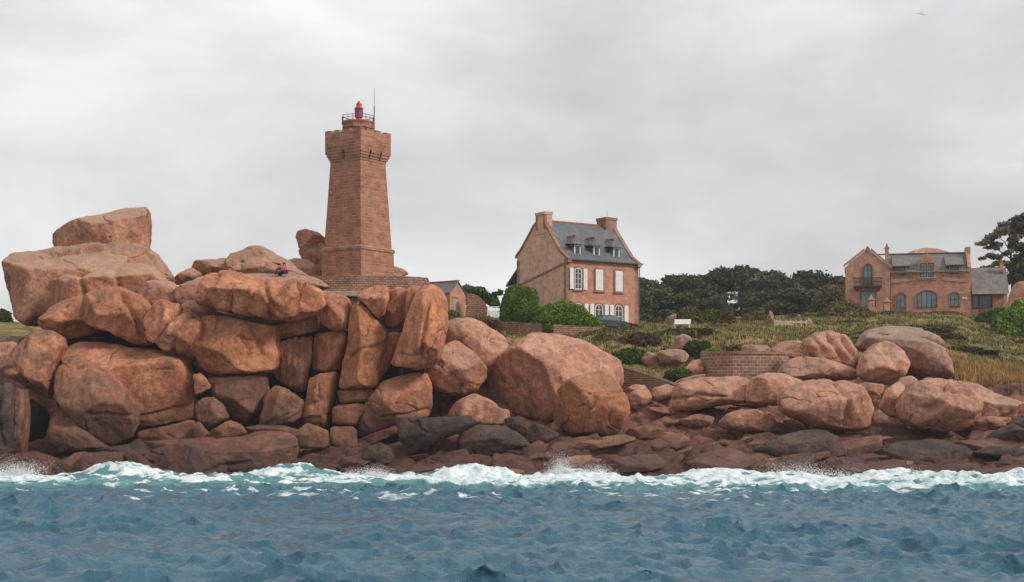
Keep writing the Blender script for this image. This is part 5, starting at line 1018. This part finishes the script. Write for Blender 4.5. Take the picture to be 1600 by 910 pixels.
# windswept pine beside the annex, and the dark one at the edge
def clump_tree(name, base, trunk, limbs, clumps, mat, label, size=.26, seed=5, dens=1.):
    root = empty(name, tuple(base), 0, label, 'tree'); m = MB(); m.tube(trunk, .28, 7, .10)
    for l_ in limbs: m.tube(l_, .10, 5, .03)
    m.build('trunk', M['bark'], root, True, False); v_, f_ = leaves([(c, r_, int(n * dens)) for c, r_, n in clumps], size, seed, .2); add_mesh('crown', v_, f_, M[mat], root); return root
s_ = 228 / F
def P2(px, py, dy=0): return ((px - 1580) * s_, dy, (440 - py) * s_)
lim = [[P2(1581, 420), P2(1565, 408), P2(1545, 402, -.5)], [P2(1580, 405), P2(1562, 392), P2(1535, 380, .4)], [P2(1580, 398), P2(1570, 378), P2(1552, 368, -.4)], [P2(1581, 390), P2(1584, 370), P2(1575, 352, .3)], [P2(1580, 412), P2(1560, 418), P2(1540, 420, .5)]]
cl = []
for px_, py_, rx, rz_, n in [(1572, 352, 14, 6, 620), (1586, 362, 12, 8, 620), (1560, 362, 12, 6, 520), (1552, 372, 12, 5, 460), (1578, 374, 12, 7, 520), (1538, 377, 11, 3.5, 320), (1530, 381, 7, 2.4, 150), (1562, 382, 12, 4, 360), (1587, 384, 8, 6, 300), (1550, 388, 10, 2.6, 140), (1552, 402, 12, 3.2, 260), (1540, 402, 7, 2.4, 120), (1570, 396, 9, 3.2, 160), (1560, 412, 13, 4, 340), (1545, 420, 10, 3, 220), (1580, 416, 10, 6, 340), (1534, 421, 6, 2, 80), (1590, 425, 12, 6, 300)]:
    for _ in range(2): cl.append((P2(px_ + random.uniform(-5, 5), py_ + random.uniform(-2, 2), random.uniform(-1.4, 1.4)), (rx * s_ * .7, 1.1, rz_ * s_ * .8), n // 2))
clump_tree('pine_tree', W(1580, 440, 228), [P2(1583, 470), P2(1582, 430), P2(1580, 400, .2), P2(1582, 375, .3)], lim, cl, 'pine_brown', 'windswept brownish pine with bare limbs reaching left beside the villa annex')
cl = []
for px_, py_, rx, rz_, n in [(1600, 345, 16, 6, 700), (1592, 356, 8, 6, 320), (1612, 362, 18, 10, 800), (1596, 388, 13, 6, 500), (1615, 398, 18, 12, 800), (1598, 405, 12, 8, 500), (1592, 420, 14, 9, 700), (1610, 430, 20, 12, 900), (1586, 436, 10, 8, 420)]:
    cl.append((P2(px_, py_, random.uniform(-1, 1)), (rx * s_, 2.2, rz_ * s_), n))
clump_tree('pine_tree', W(1580, 440, 222), [P2(1612, 470), P2(1610, 420), P2(1606, 380), P2(1604, 350)], [[P2(1610, 400), P2(1596, 390)], [P2(1606, 370), P2(1592, 356)]], cl, 'pine', 'dark green pine cut off by the right edge above the tall smooth boulder', seed=9)
# tree behind the shed
cl = [(( (px_ - 740) * .0716, random.uniform(-.8, .8), (480 - py_) * .0716), (rx * .0716, 1.2, rz_ * .0716), n) for px_, py_, rx, rz_, n in [(730, 456, 12, 10, 800), (746, 458, 14, 9, 900), (758, 466, 12, 8, 700), (768, 465, 10, 3.5, 260), (776, 459, 8, 2.2, 150), (782, 456, 4, 1.6, 60), (742, 470, 18, 9, 900), (772, 474, 8, 7, 350)]]
clump_tree('cypress_tree', W(740, 480, 175), [(0, 0, -1), (.1, 0, .8), (.3, 0, 1.6)], [[(0.3, 0, 1), (1.6, 0, 1.3), (3.0, 0, 1.75)]], cl, 'green', 'spreading green tree with feathery branches behind the shed and round wall', .2, 13)
def bush(px, pyb, wpx, hpx, Y, mat, label, group=None, cat='bush', size=.16, n=None, seed=None, core=True, yd=None, name='bush', dens=1., shape=None):
    seed = int(px * 7 + pyb) if seed is None else seed; s = Y / F; a, h = wpx * s / 2, hpx * s; yd = yd or a * .8
    root = empty(name, tuple(W(px, pyb, Y)), 0, label, cat, group); r_ = np.random.RandomState(seed); n = n or int(min(26000, 190 * a * h / size ** 2 * .13 * dens) + 300)
    d = r_.randn(n, 3); d[:, 2] = np.abs(d[:, 2]); d /= np.linalg.norm(d, axis=1)[:, None]
    lump = 1 + .22 * fbm(d * 1.7 + seed, 3); q = np.where(r_.rand(n) < .8, r_.uniform(.9, 1.06, n), r_.uniform(.6, .95, n)) * lump
    sq = (np.abs(d[:, 0]) ** 2.6 + np.abs(d[:, 1]) ** 2.6 + np.abs(d[:, 2]) ** 2.6) ** (-1 / 2.6)
    c = d * (q * sq)[:, None] * np.array([a, yd, h]); c[:, 2] -= .15
    if shape: c[:, 2] *= np.interp(c[:, 0] / a, *shape)
    A = r_.randn(n, 3) * .6 + d * .5; A /= np.linalg.norm(A, axis=1)[:, None]; B = np.cross(A, r_.randn(n, 3)); B /= np.linalg.norm(B, axis=1)[:, None]
    sz = size * r_.uniform(.6, 1.5, n)[:, None]; Vv = np.stack([c - A * sz, c - B * sz * .6, c + A * sz, c + B * sz * .6], 1).reshape(-1, 3)
    add_mesh('foliage', Vv, np.arange(4 * n).reshape(-1, 4), M[mat], root)
    hv, hf = cube_dirs(10); hc = hv.copy(); hc *= ((np.abs(hv) ** 2.6).sum(1) ** (-1 / 2.6) * (.86 + .19 * fbm(np.abs(hv) * np.array([1, 1, 1]) * 1.7 + seed, 3) * 0))[:, None]
    hc = hc * np.array([a, yd, h]) * .9
    if shape: hc[:, 2] *= np.interp(hc[:, 0] / a, *shape)
    add_mesh('branches', hc, hf, M[mat], root, True); return root
bush(812, 500, 60, 49, 164, 'hedge', 'large bright green domed bush at the left corner of the shuttered house', size=.085, dens=1.6, yd=2.2)
bush(884, 516, 112, 39, 161, 'hedge', 'broad low green bush sloping down in front of the shuttered house', size=.085, dens=1.6, yd=2.2, shape=([-1, -.5, 0, .5, 1], [.9, 1.05, 1.05, .85, .45]))
bush(1078, 518, 44, 34, 186, 'gorse', 'brown-green rounded bush right of the white bench', size=.14)
bush(1110, 514, 26, 30, 190, 'hedge', 'bright green bush tip beside the brown-green ones on the lawn', size=.14)
bush(1128, 516, 42, 32, 184, 'gorse', 'russet round bush in the middle of the lawn edge', size=.14)
bush(1024, 516, 26, 20, 186, 'green', 'small light green bush near the right wall of the shuttered house', size=.13)
bush(1008, 514, 26, 10, 176, 'hedge', 'low leafy plants at the right foot of the shuttered house', size=.12, cat='plants')
bush(1170, 509, 22, 18, 196, 'gorse', 'small dull bush left of the tallest standing stone', size=.14)
bush(1187, 509, 22, 22, 194, 'gorse', 'bush touching the left side of the tallest standing stone', size=.14)
bush(1158, 508, 20, 10, 200, 'bracken', 'low brown scrub between the bushes on the lawn edge', size=.14)
bush(1322, 510, 96, 34, 200, 'gorse', 'wide brown gorse thicket in front of the villa gable', size=.17, yd=3, shape=([-1, -.4, .2, 1], [.7, 1.05, 1, .6]))
bush(1285, 510, 30, 20, 199, 'green', 'green bush at the left end of the gorse thicket', size=.15)
bush(1400, 498, 60, 12, 206, 'bracken', 'low brown hedge below the left villa windows', size=.15)
bush(1470, 498, 70, 11, 207, 'bracken', 'low brown hedge below the right villa windows', size=.15)
bush(1560, 512, 60, 28, 190, 'green', 'green shrub in front of the tall smooth boulder on the right', size=.17)
bush(1600, 522, 90, 44, 178, 'hedge', 'big bright green shrub at the right edge', size=.17)
bush(1628, 560, 60, 20, 168, 'gorse', 'dull green scrub at the right edge below the bright shrub', size=.16)
bush(4, 500, 26, 16, 170, 'green', 'small dark green trees on the horizon at the left edge', size=.16, name='distant_bush')
bush(20, 534, 40, 9, 136, 'hedge', 'grassy green cushion at the left edge behind the tilted boulder', size=.09, cat='plants')
for px_, pb, wp_, hp_, Y_, mt, lb in [(900, 545, 90, 20, 152, 'bracken', 'brown bracken on the bank just above the largest dome'), (948, 548, 70, 24, 150, 'gorse', 'dull green scrub on the bank right of the ruined wall'), (1000, 542, 60, 22, 148, 'bracken', 'russet bracken patch on the bank left of the gully'), (985, 566, 60, 20, 143, 'green', 'green scrub in the gully above the ramp wall'), (1092, 552, 44, 20, 143, 'green', 'dark green scrub at the top left end of the curved terrace wall'), (1060, 588, 40, 12, 137.5, 'green', 'little green plants at the bottom of the gully'), (1112, 556, 30, 12, 140.5, 'hedge', 'bright green tuft behind the left end of the terrace wall'), (1150, 548, 50, 10, 143, 'bracken', 'brown scrub along the top of the terrace wall'), (745, 505, 60, 12, 158, 'bracken', 'dry scrub at the foot of the round-topped wall'), (700, 502, 40, 16, 156, 'gorse', 'scrub growing in front of the shed'), (1330, 545, 30, 14, 141, 'hedge', 'green tuft between the shell-like boulder and the grey one')]:
    bush(px_, pb, wp_, hp_, Y_, mt, lb, size=.13, yd=1.6, cat='scrub')

# ------------------------------------------------------------------ scrub scattered over the slope
sc0 = []; r_s = np.random.RandomState(44)
for k in range(4): sc0.append(bush(800, 600, 60, 16, 150, ['gorse', 'green', 'bracken', 'gorse'][k], 'scrub', size=.12, seed=500 + k, yd=1.6, cat='scrub', name='scrub'))
us = set()
for i in range(28):
    px_ = r_s.uniform(880, 1620); y0_ = np.interp(px_, [880, 1150, 1300, 1450, 1620], [152, 143, 146, 147, 146]); Y_ = y0_ + (206 - y0_) * r_s.rand() ** 1.1; X_ = (px_ - 800) * Y_ / F; k = r_s.randint(4)
    if Y_ > 158 and 1030 < px_ < 1110: Y_ = 152.; X_ = (px_ - 800) * Y_ / F
    o = sc0[k] if k not in us else copy_thing(sc0[k]); us.add(k); s = r_s.uniform(.5, 1.5); o.location = (X_, Y_, gz(X_, Y_) - .1); o.scale = (s * r_s.uniform(.8, 1.7), s, s * r_s.uniform(.25, .5)); o.rotation_euler = (0, 0, r_s.uniform(-.5, .5))
    tag(o, ['low dull green scrub growing in the grass of the right-hand slope', 'low dark green scrub growing in the grass of the right-hand slope', 'low russet scrub growing in the grass of the right-hand slope', 'low dull green scrub growing in the grass of the right-hand slope'][k], 'scrub', 'scrub scattered over the grass slope')
# ------------------------------------------------------------------ grass
def tufts(n, px0, px1, y0, y1, h, mat, name, label, seed, thr=.55, extra=None):
    r_ = np.random.RandomState(seed); px = r_.uniform(px0, px1, n); Y = y0 + (y1 - y0) * r_.rand(n) ** 1.2; X = (px - 800) * Y / F; Zg, G = ground_z(X, Y)
    ok = G > thr; cl_ = perlin(np.stack([X * .35, Y * .35, X * 0], 1)); ok &= (r_.rand(n) < .55 + cl_)
    X, Y, Zg = X[ok], Y[ok], Zg[ok]; n = len(X); k = 5; Vs = []
    for _ in range(k):
        a = r_.uniform(0, 6.28, n); hh = h * r_.uniform(.5, 1.3, n); ln_ = r_.uniform(0, .5, n) * hh; b_ = .05 + .04 * r_.rand(n); ox, oy = r_.randn(n) * .12, r_.randn(n) * .12; a2 = r_.uniform(0, 6.28, n)
        Vs.append(np.stack([np.stack([X + ox - b_ * np.cos(a), Y + oy - b_ * np.sin(a), Zg - .05], 1), np.stack([X + ox + b_ * np.cos(a), Y + oy + b_ * np.sin(a), Zg - .05], 1), np.stack([X + ox + ln_ * np.cos(a2), Y + oy + ln_ * np.sin(a2), Zg + hh], 1)], 1).reshape(-1, 3))
    Vv = np.concatenate(Vs); o = add_mesh(name, Vv, np.arange(len(Vv)).reshape(-1, 3), M[mat]); tag(o, label, 'grass', kind='stuff'); return o
tufts(15000, 640, 1680, 138, 215, .34, 'gorse', 'heath', 'dull heath tufts mixed through the grass of the slope', 15)
tufts(24000, 640, 1680, 138, 215, .28, 'grass', 'grass', 'dry and green grass covering the slope and lawn', 5)
tufts(9000, 1462, 1700, 133.5, 146, .75, 'grass_gold', 'tall_grass', 'tall golden dry grass on the bank at the right', 6, .4)
tufts(3000, 1290, 1480, 140, 150, .45, 'grass', 'rough_grass', 'rough grass around the grey boulder', 8, .5)

# ------------------------------------------------------------------ spray thrown up by the surf
_oc = np.array([(1, 0, 0), (0, 1, 0), (-1, 0, 0), (0, -1, 0), (0, 0, 1), (0, 0, -1)], float); _of = np.array([(0, 1, 4), (1, 2, 4), (2, 3, 4), (3, 0, 4), (1, 0, 5), (2, 1, 5), (3, 2, 5), (0, 3, 5)])
SP = NT('sea_foam_droplets', .6, .3).done((.88, .90, .90))
def spray(px, Y, wpx, hpx, n, seed, label, size=.05):
    n = int(n * 2.2); size = size * .42; wpx = wpx * 1.25
    r_ = np.random.RandomState(seed); s = Y / F; jets = r_.randint(4, 9); jx = r_.randn(jets) * wpx * s * .28; jh = r_.uniform(.35, 1, jets) * hpx * s * np.exp(-(jx / (wpx * s * .5)) ** 2)
    j = r_.randint(0, jets, n); t_ = r_.rand(n) ** 1.6; z = t_ * jh[j]; x = jx[j] + r_.randn(n) * (.18 + .5 * t_) * wpx * s * .3; y = r_.randn(n) * .7; z = z + r_.rand(n) * .7
    sz = size * r_.uniform(.4, 1.5, n) * (1.5 - t_); P_ = np.stack([x, y, z], 1)
    Vv = (P_[:, None] + _oc[None] * sz[:, None, None]).reshape(-1, 3); Ff = (np.arange(n)[:, None, None] * 6 + _of[None]).reshape(-1, 3)
    o = add_mesh('wave_spray', Vv, Ff, SP, smooth=True); o.location = ((px - 800) * s, Y - .8, -.35); tag(o, label, 'spray', kind='stuff')
spray(890, 112.2, 46, 52, 3400, 1, 'highest burst of white spray where a wave hits the shelf', .055)
spray(935, 112, 60, 26, 2000, 2, 'lower spray right of the highest burst')
spray(40, 113.3, 90, 40, 2600, 3, 'white spray bursting at the bottom left rocks')
spray(575, 112.6, 60, 22, 1500, 4, 'spray splashing in front of the small grey boulder')
spray(1250, 111.6, 130, 30, 2400, 6, 'long low burst of spray below the black-stained boulder')
spray(1420, 110.5, 50, 18, 900, 7, 'thin spray over the wet rocks at the right')

# ------------------------------------------------------------------ air
hz_ = MB().box(-7500, 7500, -3500, 9000, -7, 60).build('haze', None, None, uv=False); hz_['kind'] = 'stuff'; hz_['label'] = 'thin pale sea haze over the whole coast'
hm = bpy.data.materials.new('haze_air'); hm.use_nodes = True; hn = hm.node_tree.nodes; hn.clear(); ho = hn.new('ShaderNodeOutputMaterial'); hv_ = hn.new('ShaderNodeVolumePrincipled')
hv_.inputs['Color'].default_value = (.9, .92, .95, 1); hv_.inputs['Density'].default_value = .00022; hm.node_tree.links.new(hv_.outputs[0], ho.inputs['Volume']); hz_.data.materials.append(hm)
